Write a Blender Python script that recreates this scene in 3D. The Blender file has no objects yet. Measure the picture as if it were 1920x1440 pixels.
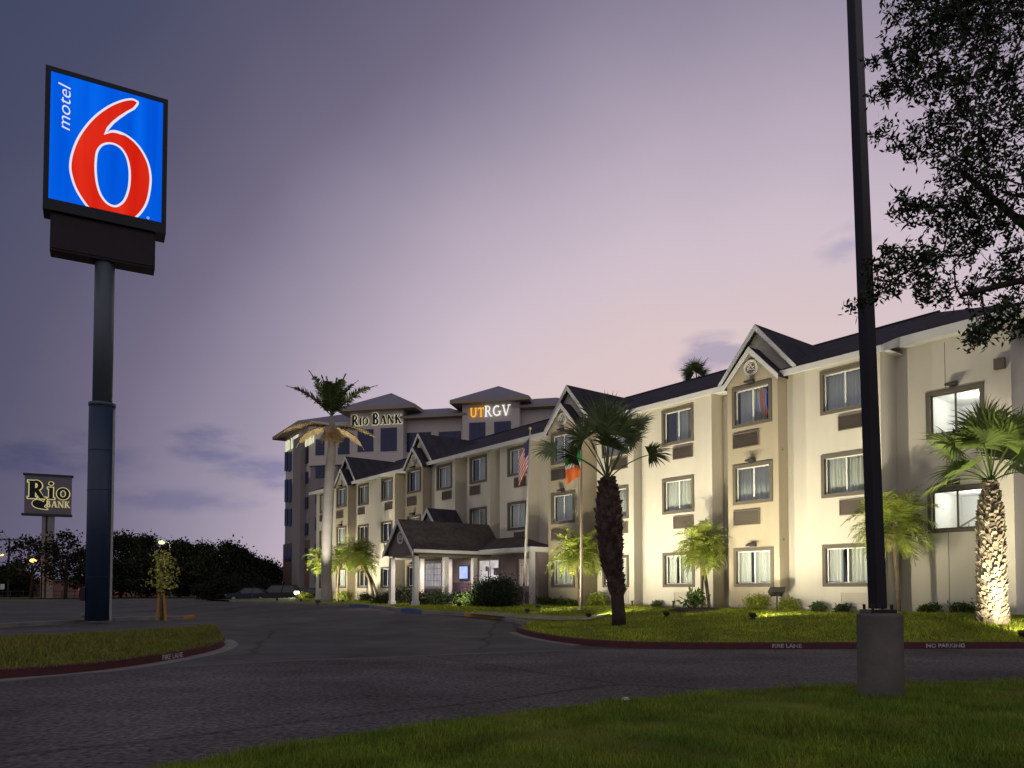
import bpy, bmesh, math, random
import numpy as np
from mathutils import Vector, Matrix
PI = math.pi
R = math.radians
sc = bpy.context.scene
C = sc.collection

def lin(r, g, b):
    f = lambda c: c/12.92 if c <= 0.04045 else ((c+0.055)/1.055)**2.4
    return (f(r/255), f(g/255), f(b/255), 1.0)

# ------------------------------------------------------------------ camera
FPX, PITCH, CAMH = 1400.0, R(2.0), 1.3
cam_d = bpy.data.cameras.new('camera')
cam = bpy.data.objects.new('camera', cam_d); C.objects.link(cam)
cam.location = (0, 0, CAMH)
cam.rotation_euler = (PI/2 + PITCH, 0, 0)
cam_d.sensor_fit = 'HORIZONTAL'; cam_d.sensor_width = 36
cam_d.lens = FPX/1920*36
cam_d.shift_y = (1056-720)/1920
cam_d.clip_start = 0.1; cam_d.clip_end = 5000
sc.camera = cam

# ------------------------------------------------------------------ view
sc.view_settings.view_transform = 'Standard'
sc.view_settings.look = 'None'
sc.view_settings.exposure = 0.0
sc.view_settings.gamma = 1.0
sc.view_settings.use_curve_mapping = False
sc.cycles.use_denoising = True
sc.cycles.max_bounces = 6
sc.cycles.diffuse_bounces = 3
sc.cycles.transparent_max_bounces = 12
sc.cycles.sample_clamp_indirect = 4.0

# ------------------------------------------------------------------ dusk sky (a function of direction only)
w = bpy.data.worlds.new('World'); sc.world = w; w.use_nodes = True
wn = w.node_tree; wn.nodes.clear()
def WM(op, a, b=None, c=None, clamp=False):
    n = wn.nodes.new('ShaderNodeMath'); n.operation = op; n.use_clamp = clamp
    for i, v in enumerate((a, b, c)):
        if v is None: continue
        if isinstance(v, (int, float)): n.inputs[i].default_value = v
        else: wn.links.new(v, n.inputs[i])
    return n.outputs[0]
def WR(v, stops):
    n = wn.nodes.new('ShaderNodeValToRGB'); n.color_ramp.interpolation = 'LINEAR'
    e = n.color_ramp.elements
    while len(e) < len(stops): e.new(0.5)
    for i, (p, c) in enumerate(stops): e[i].position = p; e[i].color = c
    wn.links.new(v, n.inputs[0]); return n.outputs[0]
def WMIX(f, a, b, mode='MIX'):
    n = wn.nodes.new('ShaderNodeMixRGB'); n.blend_type = mode
    for i, v in enumerate((f, a, b)):
        if isinstance(v, (int, float)): n.inputs[i].default_value = v
        elif isinstance(v, tuple): n.inputs[i].default_value = v
        else: wn.links.new(v, n.inputs[i])
    return n.outputs[0]
tc = wn.nodes.new('ShaderNodeTexCoord')
sx = wn.nodes.new('ShaderNodeSeparateXYZ'); wn.links.new(tc.outputs['Generated'], sx.inputs[0])
az = WM('MULTIPLY', WM('ARCTAN2', sx.outputs[0], sx.outputs[1]), 180/PI)
el = WM('MULTIPLY', WM('ARCSINE', sx.outputs[2]), 180/PI)
da = WM('SUBTRACT', az, 17.0)
de = WM('ADD', el, 5.0)
rr = WM('SQRT', WM('ADD', WM('MULTIPLY', da, da), WM('MULTIPLY', de, de)))
soft = wn.nodes.new('ShaderNodeTexNoise'); soft.inputs['Scale'].default_value = 2.6; soft.inputs['Detail'].default_value = 3
wn.links.new(tc.outputs['Generated'], soft.inputs['Vector'])
rr = WM('ADD', rr, WM('MULTIPLY', WM('SUBTRACT', soft.outputs[0], 0.5), 7.0))
sky = WR(WM('DIVIDE', rr, 180.0), [(a/180, lin(*c)) for a, c in (
    (16, (226, 199, 196)), (24, (219, 198, 200)), (30, (207, 191, 203)), (36, (185, 171, 187)), (42, (152, 143, 163)), (48, (116, 109, 132)), (54, (91, 89, 113)),
    (60, (73, 76, 102)), (66, (65, 71, 97)), (76, (74, 84, 110)), (102, (138, 138, 154)), (180, (186, 182, 188)))])
# bands and puffs of violet cloud low in the sky
cv = wn.nodes.new('ShaderNodeCombineXYZ')
wn.links.new(WM('MULTIPLY', az, 0.055), cv.inputs[0]); wn.links.new(WM('MULTIPLY', el, 0.17), cv.inputs[1])
cn = wn.nodes.new('ShaderNodeTexNoise'); cn.inputs['Scale'].default_value = 3.2; cn.inputs['Detail'].default_value = 6
cn.inputs['Roughness'].default_value = 0.55; wn.links.new(cv.outputs[0], cn.inputs['Vector'])
def puff(a0, e0, wa, we, amp):
    a = WM('DIVIDE', WM('SUBTRACT', az, a0), wa); e = WM('DIVIDE', WM('SUBTRACT', el, e0), we)
    return WM('MULTIPLY', WM('SUBTRACT', 1.0, WM('ADD', WM('MULTIPLY', a, a), WM('MULTIPLY', e, e)), clamp=True), amp)
pm = None
for q in ((15.2, 16.9, 3.4, 2.0, 1.0), (-22.3, 10.2, 3.6, 1.6, 1.0), (-18.0, 8.4, 5.5, 1.5, .9), (-31.5, 8.6, 7.0, 2.2, .6), (-24, 6.2, 8, 1.2, .5), (24.6, 23.0, 2.6, 2.2, .45)):
    v = puff(*q); pm = v if pm is None else WM('MAXIMUM', pm, v)
cm = WM('MULTIPLY', WM('MULTIPLY', WM('ADD', WM('MULTIPLY', WM('SUBTRACT', cn.outputs[0], 0.5), 5.0), WM('MULTIPLY', pm, 1.15)), 1.0, clamp=True), WM('MULTIPLY', pm, 1.6, clamp=True))
cm = WM('MULTIPLY', cm, 0.85, clamp=True)
sky = WMIX(cm, sky, WMIX(1.0, sky, (0.56, 0.62, 0.82, 1), 'MULTIPLY'))
bg = wn.nodes.new('ShaderNodeBackground'); bg.inputs['Strength'].default_value = 1.0
wn.links.new(sky, bg.inputs['Color'])
wo = wn.nodes.new('ShaderNodeOutputWorld'); wn.links.new(bg.outputs[0], wo.inputs[0])

# ------------------------------------------------------------------ last glow of the sun, below the trees on the right
sd = bpy.data.lights.new('sun', 'SUN'); sd.energy = 0.18; sd.angle = R(25); sd.color = (1.0, .80, .78)
so = bpy.data.objects.new('sun', sd); C.objects.link(so)
so.rotation_euler = Vector((-0.75, 0.25, -0.42)).to_track_quat('-Z', 'Y').to_euler()

# ------------------------------------------------------------------ geometry of the place
X0 = Vector((540/1400*24.5, 24.5, 0))              # a point of the motel's front line
TH = R(37.74)
A = Vector((-math.sin(TH), math.cos(TH), 0))        # along the front, away from the viewer
N = Vector((-math.cos(TH), -math.sin(TH), 0))       # out of the front, towards the drive
def S(t): t = min(1.0, max(0.0, t)); return t*t*(3-2*t)
def uv(x, y):
    d = Vector((x, y, 0)) - X0
    return d.dot(A), d.dot(N)
def FP(u, p, z=0.0): return X0 + A*u + N*p + Vector((0, 0, z))
def terrain(x, y):
    u, p = uv(x, y)
    return 0.42*S((u-4)/10)*(1-S((p-5)/8))*(1-S((u-44)/12))
def ray(px, py):
    xc = (px-960)/FPX; yc = (1056-py)/FPX
    return Vector((xc, math.cos(PITCH)-yc*math.sin(PITCH), math.sin(PITCH)+yc*math.cos(PITCH)))
def at_depth(px, py, d):
    r = ray(px, py); return Vector((0, 0, CAMH)) + r*(d/r.y)
def G(px, py, dz=0.0):
    r = ray(px, py); r = r/r.y; d = 3.0
    while d < 900:
        P = Vector((0, 0, CAMH)) + r*d
        if P.z <= terrain(P.x, P.y)+dz: break
        d += 0.02 if d < 60 else 0.2
    return P
def on_front(px, py, p=0.0):                        # measured point on a plane parallel to the front -> (u, z)
    r = ray(px, py); O = -X0 - N*p
    t = -(O.x*N.x+O.y*N.y)/(r.x*N.x+r.y*N.y); P = r*t
    return (P - X0).dot(A), CAMH + P.z

# ------------------------------------------------------------------ materials
MATS = {}
def mat(name, col, rough=0.8, col2=None, scale=4.0, bump=0.0, bscale=None, spec=0.3, metal=0.0, island=0.0, detail=4, stretch=None, emit=None, estr=0.0, coord='Object'):
    m = bpy.data.materials.new(name); m.use_nodes = True; nt = m.node_tree
    b = nt.nodes['Principled BSDF']
    b.inputs['Roughness'].default_value = rough; b.inputs['Metallic'].default_value = metal
    b.inputs['Specular IOR Level'].default_value = spec
    if len(col) == 3: col = (*col, 1)
    out = None
    t = nt.nodes.new('ShaderNodeTexCoord'); src = t.outputs[coord]
    if stretch:
        mp = nt.nodes.new('ShaderNodeMapping'); mp.inputs['Scale'].default_value = stretch
        nt.links.new(src, mp.inputs[0]); src = mp.outputs[0]
    if col2 is not None:
        if len(col2) == 3: col2 = (*col2, 1)
        nz = nt.nodes.new('ShaderNodeTexNoise'); nz.inputs['Scale'].default_value = scale; nz.inputs['Detail'].default_value = detail
        nt.links.new(src, nz.inputs['Vector'])
        rp = nt.nodes.new('ShaderNodeValToRGB'); rp.color_ramp.elements[0].position = .3; rp.color_ramp.elements[1].position = .7
        rp.color_ramp.elements[0].color = col; rp.color_ramp.elements[1].color = col2
        nt.links.new(nz.outputs[0], rp.inputs[0]); out = rp.outputs[0]
    if island:
        g = nt.nodes.new('ShaderNodeNewGeometry'); mx = nt.nodes.new('ShaderNodeHueSaturation')
        mr = nt.nodes.new('ShaderNodeMapRange'); mr.inputs['To Min'].default_value = 1-island; mr.inputs['To Max'].default_value = 1+island
        nt.links.new(g.outputs['Random Per Island'], mr.inputs[0]); nt.links.new(mr.outputs[0], mx.inputs['Value'])
        if out is None: mx.inputs['Color'].default_value = col
        else: nt.links.new(out, mx.inputs['Color'])
        out = mx.outputs[0]
    if out is None: b.inputs['Base Color'].default_value = col
    else: nt.links.new(out, b.inputs['Base Color'])
    if bump:
        nb = nt.nodes.new('ShaderNodeTexNoise'); nb.inputs['Scale'].default_value = bscale or scale*6; nb.inputs['Detail'].default_value = 5
        nt.links.new(src, nb.inputs['Vector'])
        bp = nt.nodes.new('ShaderNodeBump'); bp.inputs['Strength'].default_value = bump; bp.inputs['Distance'].default_value = 0.02
        nt.links.new(nb.outputs[0], bp.inputs['Height']); nt.links.new(bp.outputs[0], b.inputs['Normal'])
    if emit:
        b.inputs['Emission Color'].default_value = (*emit[:3], 1); b.inputs['Emission Strength'].default_value = estr
    MATS[name] = m; return m
def emat(name, col, strength=1.0, col2=None, scale=1.0, stretch=None):
    m = bpy.data.materials.new(name); m.use_nodes = True; nt = m.node_tree; nt.nodes.clear()
    e = nt.nodes.new('ShaderNodeEmission'); e.inputs['Strength'].default_value = strength; e.inputs['Color'].default_value = (*col[:3], 1)
    if col2:
        t = nt.nodes.new('ShaderNodeTexCoord'); z = nt.nodes.new('ShaderNodeTexNoise'); z.inputs['Scale'].default_value = scale
        mp = nt.nodes.new('ShaderNodeMapping'); mp.inputs['Scale'].default_value = stretch or (1, 1, 1)
        nt.links.new(t.outputs['Object'], mp.inputs[0]); nt.links.new(mp.outputs[0], z.inputs['Vector'])
        rp = nt.nodes.new('ShaderNodeValToRGB'); rp.color_ramp.elements[0].position = .35; rp.color_ramp.elements[1].position = .65
        rp.color_ramp.elements[0].color = (*col[:3], 1); rp.color_ramp.elements[1].color = (*col2[:3], 1)
        nt.links.new(z.outputs[0], rp.inputs[0]); nt.links.new(rp.outputs[0], e.inputs[0])
    o = nt.nodes.new('ShaderNodeOutputMaterial'); nt.links.new(e.outputs[0], o.inputs[0]); MATS[name] = m; return m
def glass(name, tint=(1, 1, 1), refl=0.14):
    m = bpy.data.materials.new(name); m.use_nodes = True; nt = m.node_tree; nt.nodes.clear()
    t = nt.nodes.new('ShaderNodeBsdfTransparent'); t.inputs[0].default_value = (*tint, 1)
    g = nt.nodes.new('ShaderNodeBsdfGlossy'); g.inputs['Roughness'].default_value = 0.015; g.inputs[0].default_value = (.9, .95, 1, 1)
    x = nt.nodes.new('ShaderNodeMixShader'); l = nt.nodes.new('ShaderNodeLayerWeight'); l.inputs[0].default_value = refl+.12
    mr = nt.nodes.new('ShaderNodeMapRange'); mr.inputs['To Min'].default_value = refl; mr.inputs['To Max'].default_value = 0.9
    nt.links.new(l.outputs['Fresnel'], mr.inputs[0]); nt.links.new(mr.outputs[0], x.inputs[0])
    nt.links.new(t.outputs[0], x.inputs[1]); nt.links.new(g.outputs[0], x.inputs[2])
    o = nt.nodes.new('ShaderNodeOutputMaterial'); nt.links.new(x.outputs[0], o.inputs[0]); MATS[name] = m; return m

stucco = mat('cream_stucco', (.60, .55, .455), .92, (.54, .49, .40), .7, .25, 55, spec=.15)
bay_st = mat('tan_stucco', (.43, .365, .26), .92, (.385, .325, .225), .7, .25, 55, spec=.15)
trim_m = mat('taupe_trim', (.125, .105, .080), .8, spec=.2)
white_t = mat('white_trim', (.62, .60, .56), .6, (.55, .53, .50), 2.0)
alu = mat('window_aluminium', (.72, .71, .66), .4, spec=.4)
curt = mat('curtain_cloth', (.74, .73, .66), .95, spec=.05)
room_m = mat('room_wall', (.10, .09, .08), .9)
shingle = mat('dark_shingles', (.030, .026, .034), .95, (.055, .048, .058), 9, .5, 30, spec=.1, stretch=(1, 1, 3))
can_sh = mat('porch_shingles', (.062, .052, .046), .95, (.090, .076, .066), 5, .5, 24, spec=.1)
grille_m = mat('grille_metal', (.165, .135, .105), .6, spec=.3)
gl = glass('window_glass', (.93, .97, .95), .15)
gl_dark = glass('office_glass', (.25, .3, .4), .25)
lampd = mat('lamp_housing', (.045, .04, .035), .5)
asphalt = mat('drive_asphalt', (.066, .061, .062), .93, (.094, .086, .086), .9, .12, 60, spec=.2, detail=10)

def overlay(m, kind, scale, lo, hi, stretch=(1, 1, 1), f0=.3, f1=.7):
    """multiply the base colour: soft noise ('noise') or thin cracks ('crack')"""
    nt = m.node_tree; b = nt.nodes['Principled BSDF']; lk = b.inputs['Base Color'].links[0].from_socket
    t = nt.nodes.new('ShaderNodeTexCoord'); mp = nt.nodes.new('ShaderNodeMapping'); mp.inputs['Scale'].default_value = stretch; nt.links.new(t.outputs['Object'], mp.inputs[0]); src = mp.outputs[0]
    if kind == 'noise':
        z = nt.nodes.new('ShaderNodeTexNoise'); z.inputs['Scale'].default_value = scale; z.inputs['Detail'].default_value = 6; nt.links.new(src, z.inputs['Vector']); v = z.outputs[0]
    else:
        n = nt.nodes.new('ShaderNodeTexNoise'); n.inputs['Scale'].default_value = scale*3; nt.links.new(src, n.inputs['Vector'])
        mx = nt.nodes.new('ShaderNodeMixRGB'); mx.inputs[0].default_value = .35; nt.links.new(src, mx.inputs[1]); nt.links.new(n.outputs[1], mx.inputs[2])
        z = nt.nodes.new('ShaderNodeTexVoronoi'); z.feature = 'DISTANCE_TO_EDGE'; z.inputs['Scale'].default_value = scale; nt.links.new(mx.outputs[0], z.inputs['Vector']); v = z.outputs[0]
    mr = nt.nodes.new('ShaderNodeMapRange'); mr.inputs['From Min'].default_value = f0; mr.inputs['From Max'].default_value = f1; mr.inputs['To Min'].default_value = lo; mr.inputs['To Max'].default_value = hi
    nt.links.new(v, mr.inputs[0]); h = nt.nodes.new('ShaderNodeHueSaturation'); nt.links.new(mr.outputs[0], h.inputs['Value']); nt.links.new(lk, h.inputs['Color']); nt.links.new(h.outputs[0], b.inputs['Base Color'])
overlay(stucco, 'noise', 1.0, .93, 1.03, (1.6, 1.6, .25)); overlay(bay_st, 'noise', 1.0, .92, 1.04, (1.6, 1.6, .25)); overlay(stucco, 'noise', .35, .94, 1.04)
overlay(can_sh, 'noise', 1.2, .75, 1.2, (2.5, .8, 1)); overlay(shingle, 'noise', .8, .75, 1.25, (1, 2, 1))

# ------------------------------------------------------------------ mesh helpers
class MB:
    def __init__(s): s.v = []; s.f = []
    def add(s, vs, fs):
        o = len(s.v); s.v += [tuple(v) for v in vs]; s.f += [tuple(i+o for i in f) for f in fs]; return s
    def box(s, x0, x1, y0, y1, z0, z1):
        x0, x1 = sorted((x0, x1)); y0, y1 = sorted((y0, y1)); z0, z1 = sorted((z0, z1))
        return s.add([(x, y, z) for z in (z0, z1) for y in (y0, y1) for x in (x0, x1)],
                     [(0, 2, 3, 1), (4, 5, 7, 6), (0, 1, 5, 4), (2, 6, 7, 3), (0, 4, 6, 2), (1, 3, 7, 5)])
    def poly(s, vs): return s.add(vs, [tuple(range(len(vs)))])
    def prism(s, pts, d):                              # polygon (3-D points) pushed along vector d
        n = len(pts); d = Vector(d); a = [Vector(p) for p in pts]; b = [p+d for p in a]
        return s.add(a+b, [tuple(range(n))[::-1], tuple(range(n, 2*n))] + [(i, (i+1) % n, (i+1) % n+n, i+n) for i in range(n)])
    def beam(s, p, q, w, h, up=(0, 0, 1)):             # rectangular bar from p to q
        p, q = Vector(p), Vector(q); t = (q-p).normalized(); sd = t.cross(Vector(up)).normalized(); u = sd.cross(t)
        c = [(-w/2, -h/2), (w/2, -h/2), (w/2, h/2), (-w/2, h/2)]
        vs = [b+sd*i+u*j for b in (p, q) for i, j in c]
        return s.add(vs, [(0, 1, 2, 3)[::-1], (4, 5, 6, 7), (0, 1, 5, 4), (1, 2, 6, 5), (2, 3, 7, 6), (3, 0, 4, 7)])
    def tube(s, pts, rad, n=8, cap=True):
        pts = [Vector(p) for p in pts]; rad = rad if hasattr(rad, '__len__') else [rad]*len(pts)
        ref = Vector((.3, .9, .1)); rings = []
        for i, p in enumerate(pts):
            t = (pts[min(i+1, len(pts)-1)] - pts[max(i-1, 0)]).normalized()
            a = t.cross(ref)
            if a.length < .1: a = t.cross(Vector((1, 0, 0)))
            a.normalize(); b = t.cross(a)
            rings.append([p+(a*math.cos(k*2*PI/n)+b*math.sin(k*2*PI/n))*rad[i] for k in range(n)])
        vs = [v for r in rings for v in r]; fs = []
        for i in range(len(pts)-1):
            for k in range(n): fs.append((i*n+k, i*n+(k+1) % n, (i+1)*n+(k+1) % n, (i+1)*n+k))
        if cap: fs += [tuple(range(n))[::-1], tuple(range((len(pts)-1)*n, len(pts)*n))]
        return s.add(vs, fs)
    def build(s, name, m, parent=None, smooth=False, bevel=0):
        me = bpy.data.meshes.new(name); me.from_pydata(s.v, [], s.f); me.update()
        return link(name, me, m, parent, smooth, bevel)
def link(name, me, m, parent=None, smooth=False, bevel=0):
    o = bpy.data.objects.new(name, me); C.objects.link(o)
    for mm in (m if isinstance(m, (list, tuple)) else [m]): me.materials.append(mm)
    if parent: o.parent = parent
    if smooth: me.polygons.foreach_set('use_smooth', [True]*len(me.polygons))
    if bevel:
        b = o.modifiers.new('bevel', 'BEVEL'); b.width = bevel; b.segments = 2; b.limit_method = 'ANGLE'
    return o
def np_mesh(name, V, F, m, parent=None):               # V (n,3), F (k,3 or 4) numpy arrays
    me = bpy.data.meshes.new(name); k = F.shape[1]
    me.vertices.add(len(V)); me.vertices.foreach_set('co', V.astype(np.float32).ravel())
    me.loops.add(F.size); me.loops.foreach_set('vertex_index', F.astype(np.int32).ravel())
    me.polygons.add(len(F)); me.polygons.foreach_set('loop_start', np.arange(0, F.size, k, dtype=np.int32))
    try: me.polygons.foreach_set('loop_total', np.full(len(F), k, dtype=np.int32))
    except Exception: pass
    me.update(calc_edges=True); return link(name, me, m, parent)
def tag(o, label=None, cat=None, group=None, kind=None):
    if label: o['label'] = label
    if cat: o['category'] = cat
    if group: o['group'] = group
    if kind: o['kind'] = kind
    return o
def thing(name, label, cat, loc=(0, 0, 0), rz=0.0, group=None):
    o = bpy.data.objects.new(name, None); C.objects.link(o); o.empty_display_size = .3
    o.location = loc; o.rotation_euler = (0, 0, rz); return tag(o, label, cat, group)
def copy_tree(o, parent=None):
    c = o.copy(); C.objects.link(c)
    if parent: c.parent = parent
    for ch in list(o.children): copy_tree(ch, c)
    return c
def ruled(front, back, rows, zf=None, name='ground', m=None, parent=None):
    mb = MB(); n = len(front)
    for j in range(rows+1):
        t = j/rows
        for i in range(n):
            P = Vector(front[i]).lerp(Vector(back[i]), t)
            if zf: P.z = zf(P, t, i)
            mb.v.append(tuple(P))
    for j in range(rows):
        for i in range(n-1): mb.f.append((j*n+i, j*n+i+1, (j+1)*n+i+1, (j+1)*n+i))
    return mb.build(name, m, parent, smooth=True)
def resample(pts, step):
    pts = [Vector(p) for p in pts]; out = [pts[0]]
    for a, b in zip(pts, pts[1:]):
        k = max(1, int((b-a).length/step))
        out += [a.lerp(b, (i+1)/k) for i in range(k)]
    return out
def smooth_line(pts, it=2):
    for _ in range(it):
        o = [pts[0]]
        for a, b in zip(pts, pts[1:]): o += [a.lerp(b, .25), a.lerp(b, .75)]
        pts = o+[pts[-1]]
    return pts
def sweep(line, prof, name, m, parent=None, closed=False):   # prof: (offset to the left of travel, height)
    mb = MB(); n = len(line); k = len(prof)
    for i, P in enumerate(line):
        a = line[max(0, i-1)]; b = line[min(n-1, i+1)]; t = Vector((b.x-a.x, b.y-a.y, 0)).normalized(); l = Vector((-t.y, t.x, 0))
        for o, h in prof: mb.v.append(tuple(Vector((P.x, P.y, P.z+h)) + l*o))
    for i in range(n-1):
        for j in range(k-1): mb.f.append((i*k+j, (i+1)*k+j, (i+1)*k+j+1, i*k+j+1))
    mb.f.append(tuple(range(k))); mb.f.append(tuple(range((n-1)*k, n*k))[::-1])
    return mb.build(name, m, parent)
def text_mesh(txt, size, depth, shear=0.0, name='t', bold=0.0):
    cu = bpy.data.curves.new(name, 'FONT'); cu.body = txt; cu.size = size; cu.extrude = depth; cu.shear = shear; cu.offset = bold
    cu.align_x = 'CENTER'; cu.align_y = 'CENTER'; cu.resolution_u = 4
    o = bpy.data.objects.new(name, cu); C.objects.link(o)
    dg = bpy.context.evaluated_depsgraph_get(); me = bpy.data.meshes.new_from_object(o.evaluated_get(dg))
    bpy.data.objects.remove(o); bpy.data.curves.remove(cu); return me

# ------------------------------------------------------------------ ground
def axis(lo, hi, mid_lo, mid_hi, step):
    a = list(np.arange(mid_lo, mid_hi+.01, step)); b = mid_hi; s = step
    while b < hi: s *= 1.35; b += s; a.append(min(b, hi))
    b = mid_lo; s = step
    while b > lo: s *= 1.35; b -= s; a.insert(0, max(b, lo))
    return a
xs = axis(-1500, 1500, -45, 25, 1.0); ys = axis(-60, 2600, -5, 85, 1.0)
mb = MB()
for y in ys:
    for x in xs: mb.v.append((x, y, terrain(x, y)))
nx = len(xs)
for j in range(len(ys)-1):
    for i in range(nx-1): mb.f.append((j*nx+i, j*nx+i+1, (j+1)*nx+i+1, (j+1)*nx+i))
tag(mb.build('ground', asphalt, smooth=True), 'dark smooth asphalt of the motel driveway', 'ground', kind='structure')

chip = mat('road_chipseal', (.034, .029, .030), .95, (.175, .150, .150), 17, .7, 90, spec=.2, detail=10)
overlay(chip, 'noise', .35, .50, 1.25); overlay(chip, 'noise', 1.6, .85, 1.12); overlay(asphalt, 'noise', .22, .62, 1.22); overlay(asphalt, 'noise', 1.1, .86, 1.1)
overlay(asphalt, 'crack', .16, .55, 1.0, f0=.002, f1=.007); overlay(chip, 'crack', .11, .6, 1.0, f0=.0015, f1=.005)
joint = [G(x, y) for x, y in ((-700, 1330), (-300, 1304), (0, 1279), (160, 1264), (320, 1252), (547, 1239), (674, 1235), (840, 1228), (993, 1222.6), (1080, 1219), (1250, 1218.5), (1500, 1218), (1800, 1217), (2000, 1217), (2500, 1216), (3200, 1215))]
joint = resample(joint, 1.0)
ruled(joint, [Vector((p.x*.9, -12, 0)) for p in joint], 14, lambda P, t, i: terrain(P.x, P.y)+.006, 'road', chip)
tag(bpy.data.objects['road'], 'rough chip-sealed road in the foreground', 'road', kind='structure')
# worn lip where the road surface meets the smooth drive
lip = mat('joint_lip', (.12, .108, .102), .95, (.075, .068, .066), 1.2)
tag(sweep([p+Vector((0, 0, .001)) for p in resample([G(x, y) for x, y in ((-300, 1304), (0, 1279), (160, 1264), (320, 1252), (547, 1239), (674, 1235), (840, 1228), (993, 1222.6), (1075, 1219.5))], .5)],
          [(-.13, .0085), (-.03, .012), (.02, .012), (.03, .003)], 'road_joint', lip), 'pale worn seam between the road and the smooth drive', 'road seam', kind='structure')

tag(sweep([p+Vector((0, .09, .0)) for p in resample([G(x, y) for x, y in ((320, 1252), (547, 1239), (674, 1235), (840, 1228), (993, 1222.6), (1075, 1219.5))], .5)],
          [(-.03, .003), (.0, .0045), (.09, .0045), (.12, .003)], 'tar_seam', mat('tar', (.012, .011, .012), .6)), 'black tar line along the seam', 'road seam', kind='structure')

# lawns: soil sheet and real blades over it
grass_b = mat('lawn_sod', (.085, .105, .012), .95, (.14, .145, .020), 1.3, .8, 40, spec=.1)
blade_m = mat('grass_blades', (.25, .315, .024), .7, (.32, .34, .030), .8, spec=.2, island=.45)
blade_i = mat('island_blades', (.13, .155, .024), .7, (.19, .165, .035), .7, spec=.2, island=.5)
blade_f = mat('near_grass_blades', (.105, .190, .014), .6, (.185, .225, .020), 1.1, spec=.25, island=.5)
conc = mat('concrete', (.22, .20, .185), .9, (.15, .135, .125), 1.6, .4, 40, spec=.2)
red_k = mat('red_kerb_paint', (.105, .028, .030), .85, (.060, .030, .030), 4.5, .4, 30, spec=.2)
yel_k = mat('yellow_kerb_paint', (.45, .25, .03), .8, (.33, .18, .03), 4)
blu_k = mat('blue_kerb_paint', (.06, .10, .25), .8, (.045, .07, .16), 4)

overlay(blade_f, 'noise', 1.4, .60, 1.35); overlay(blade_m, 'noise', .8, .65, 1.3); overlay(grass_b, 'noise', .9, .6, 1.3)
def blades(n, sampler, h0, h1, wd, name, m, seed):
    rng = np.random.default_rng(seed)
    P = sampler(rng, n); n = len(P); cl = np.sin(P[:, 0]*3.1+np.sin(P[:, 1]*2.3)*1.5)*np.sin(P[:, 1]*2.7+P[:, 0]*.8)+.5*np.sin(P[:, 0]*9.3+1.3)*np.sin(P[:, 1]*8.1)
    a = rng.uniform(0, 2*PI, n); h = rng.uniform(h0, h1, n)*np.clip(1+.42*cl, .35, 1.7); lean = rng.uniform(.1, .75, n)*h; la = rng.uniform(0, 2*PI, n)
    sd = np.stack([np.cos(a), np.sin(a), np.zeros(n)], 1)*(wd*rng.uniform(.6, 1.3, n))[:, None]
    tip = P + np.stack([np.cos(la)*lean, np.sin(la)*lean, h], 1)
    V = np.empty((n*3, 3)); V[0::3] = P-sd; V[1::3] = P+sd; V[2::3] = tip
    return np_mesh(name, V, np.arange(n*3).reshape(n, 3), m)

# foreground verge
edge_px = ((330, 1440), (480, 1411), (700, 1374), (900, 1347), (1100, 1323), (1300, 1304), (1500, 1290), (1700, 1282), (1920, 1278))
edge = [Vector((-9, -3, 0)), Vector((-5.5, 2.0, 0)), Vector((-3.6, 4.2, 0))] + [G(x, y) for x, y in edge_px] + [Vector((9.5, 10.35, 0)), Vector((16, 10.6, 0)), Vector((30, 10.6, 0))]
edge = smooth_line(edge, 2)
def verge_z(P, t, i): return .02 + .10*S(t*4) + .03*math.sin(P.x*1.7)*math.sin(P.y*1.3)*S(t*6)
ex = np.array([p.x for p in edge]); ey = np.array([p.y for p in edge])
vg = ruled(edge, [Vector((p.x*1.0, -6, 0)) for p in edge], 30, verge_z, 'verge_lawn', grass_b)
tag(vg, 'near grass verge in the foreground', 'lawn', kind='structure')
def near_sampler(rng, n):
    y = 4.6 + 6.2*rng.random(n)**1.25; x = (rng.random(n)*1.44-.50)*y*.98
    ye = np.interp(x, ex, ey) + .06*rng.standard_normal(n)*1.0
    k = y < ye; x, y, ye = x[k], y[k], ye[k]
    t = np.clip((ye-y)/(ye+6), 0, 1); s = np.clip(t*4, 0, 1); z = .0+.10*(s*s*(3-2*s))
    return np.stack([x, y, z], 1)
tag(blades(210000, near_sampler, .035, .085, .0042, 'verge_grass', blade_f, 3), 'thick green grass blades of the near verge', 'grass', kind='stuff')

# lawn along the motel
kb_r = [(968, 1185.5), (978, 1190), (1000, 1196), (1040, 1203.5), (1090, 1210), (1150, 1214.5), (1250, 1217), (1400, 1217.5), (1600, 1217), (1800, 1216.5), (1960, 1216), (2300, 1215.5)]
kr = [G(x, y) for x, y in kb_r]
kl = [G(x, y) for x, y in ((430, 1128.5), (500, 1131), (560, 1133.5), (640, 1137), (700, 1140), (735, 1144), (790, 1151), (870, 1155.5), (935, 1161.5))]
nose = [kl[-1], G(952, 1170), kr[0]]
front = kl + [G(990, 1174)] + kr
uvs = sorted(((*uv(p.x, p.y), ) for p in front), key=lambda q: q[0])
us = np.array([q[0] for q in uvs]); ps = np.array([q[1] for q in uvs])
def lawn_z(u, p, pf):
    P = FP(u, p); t = min(1, max(0, (pf-p)/max(pf+.3, .5)))
    zk = terrain(P.x, P.y)+.13
    return zk + (.60-zk)*S(t*1.15) + .03*math.sin(u*1.1)*math.sin(p*1.4)*S(t*5)
ug = list(np.arange(-9.5, 46, .5)); fr = [FP(u, float(np.interp(u, us, ps))-.13) for u in ug]; bk = [FP(u, -1.3) for u in ug]
def lz(P, t, i): u, p = uv(P.x, P.y); return lawn_z(u, p, float(np.interp(u, us, ps))-.13)
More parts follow.
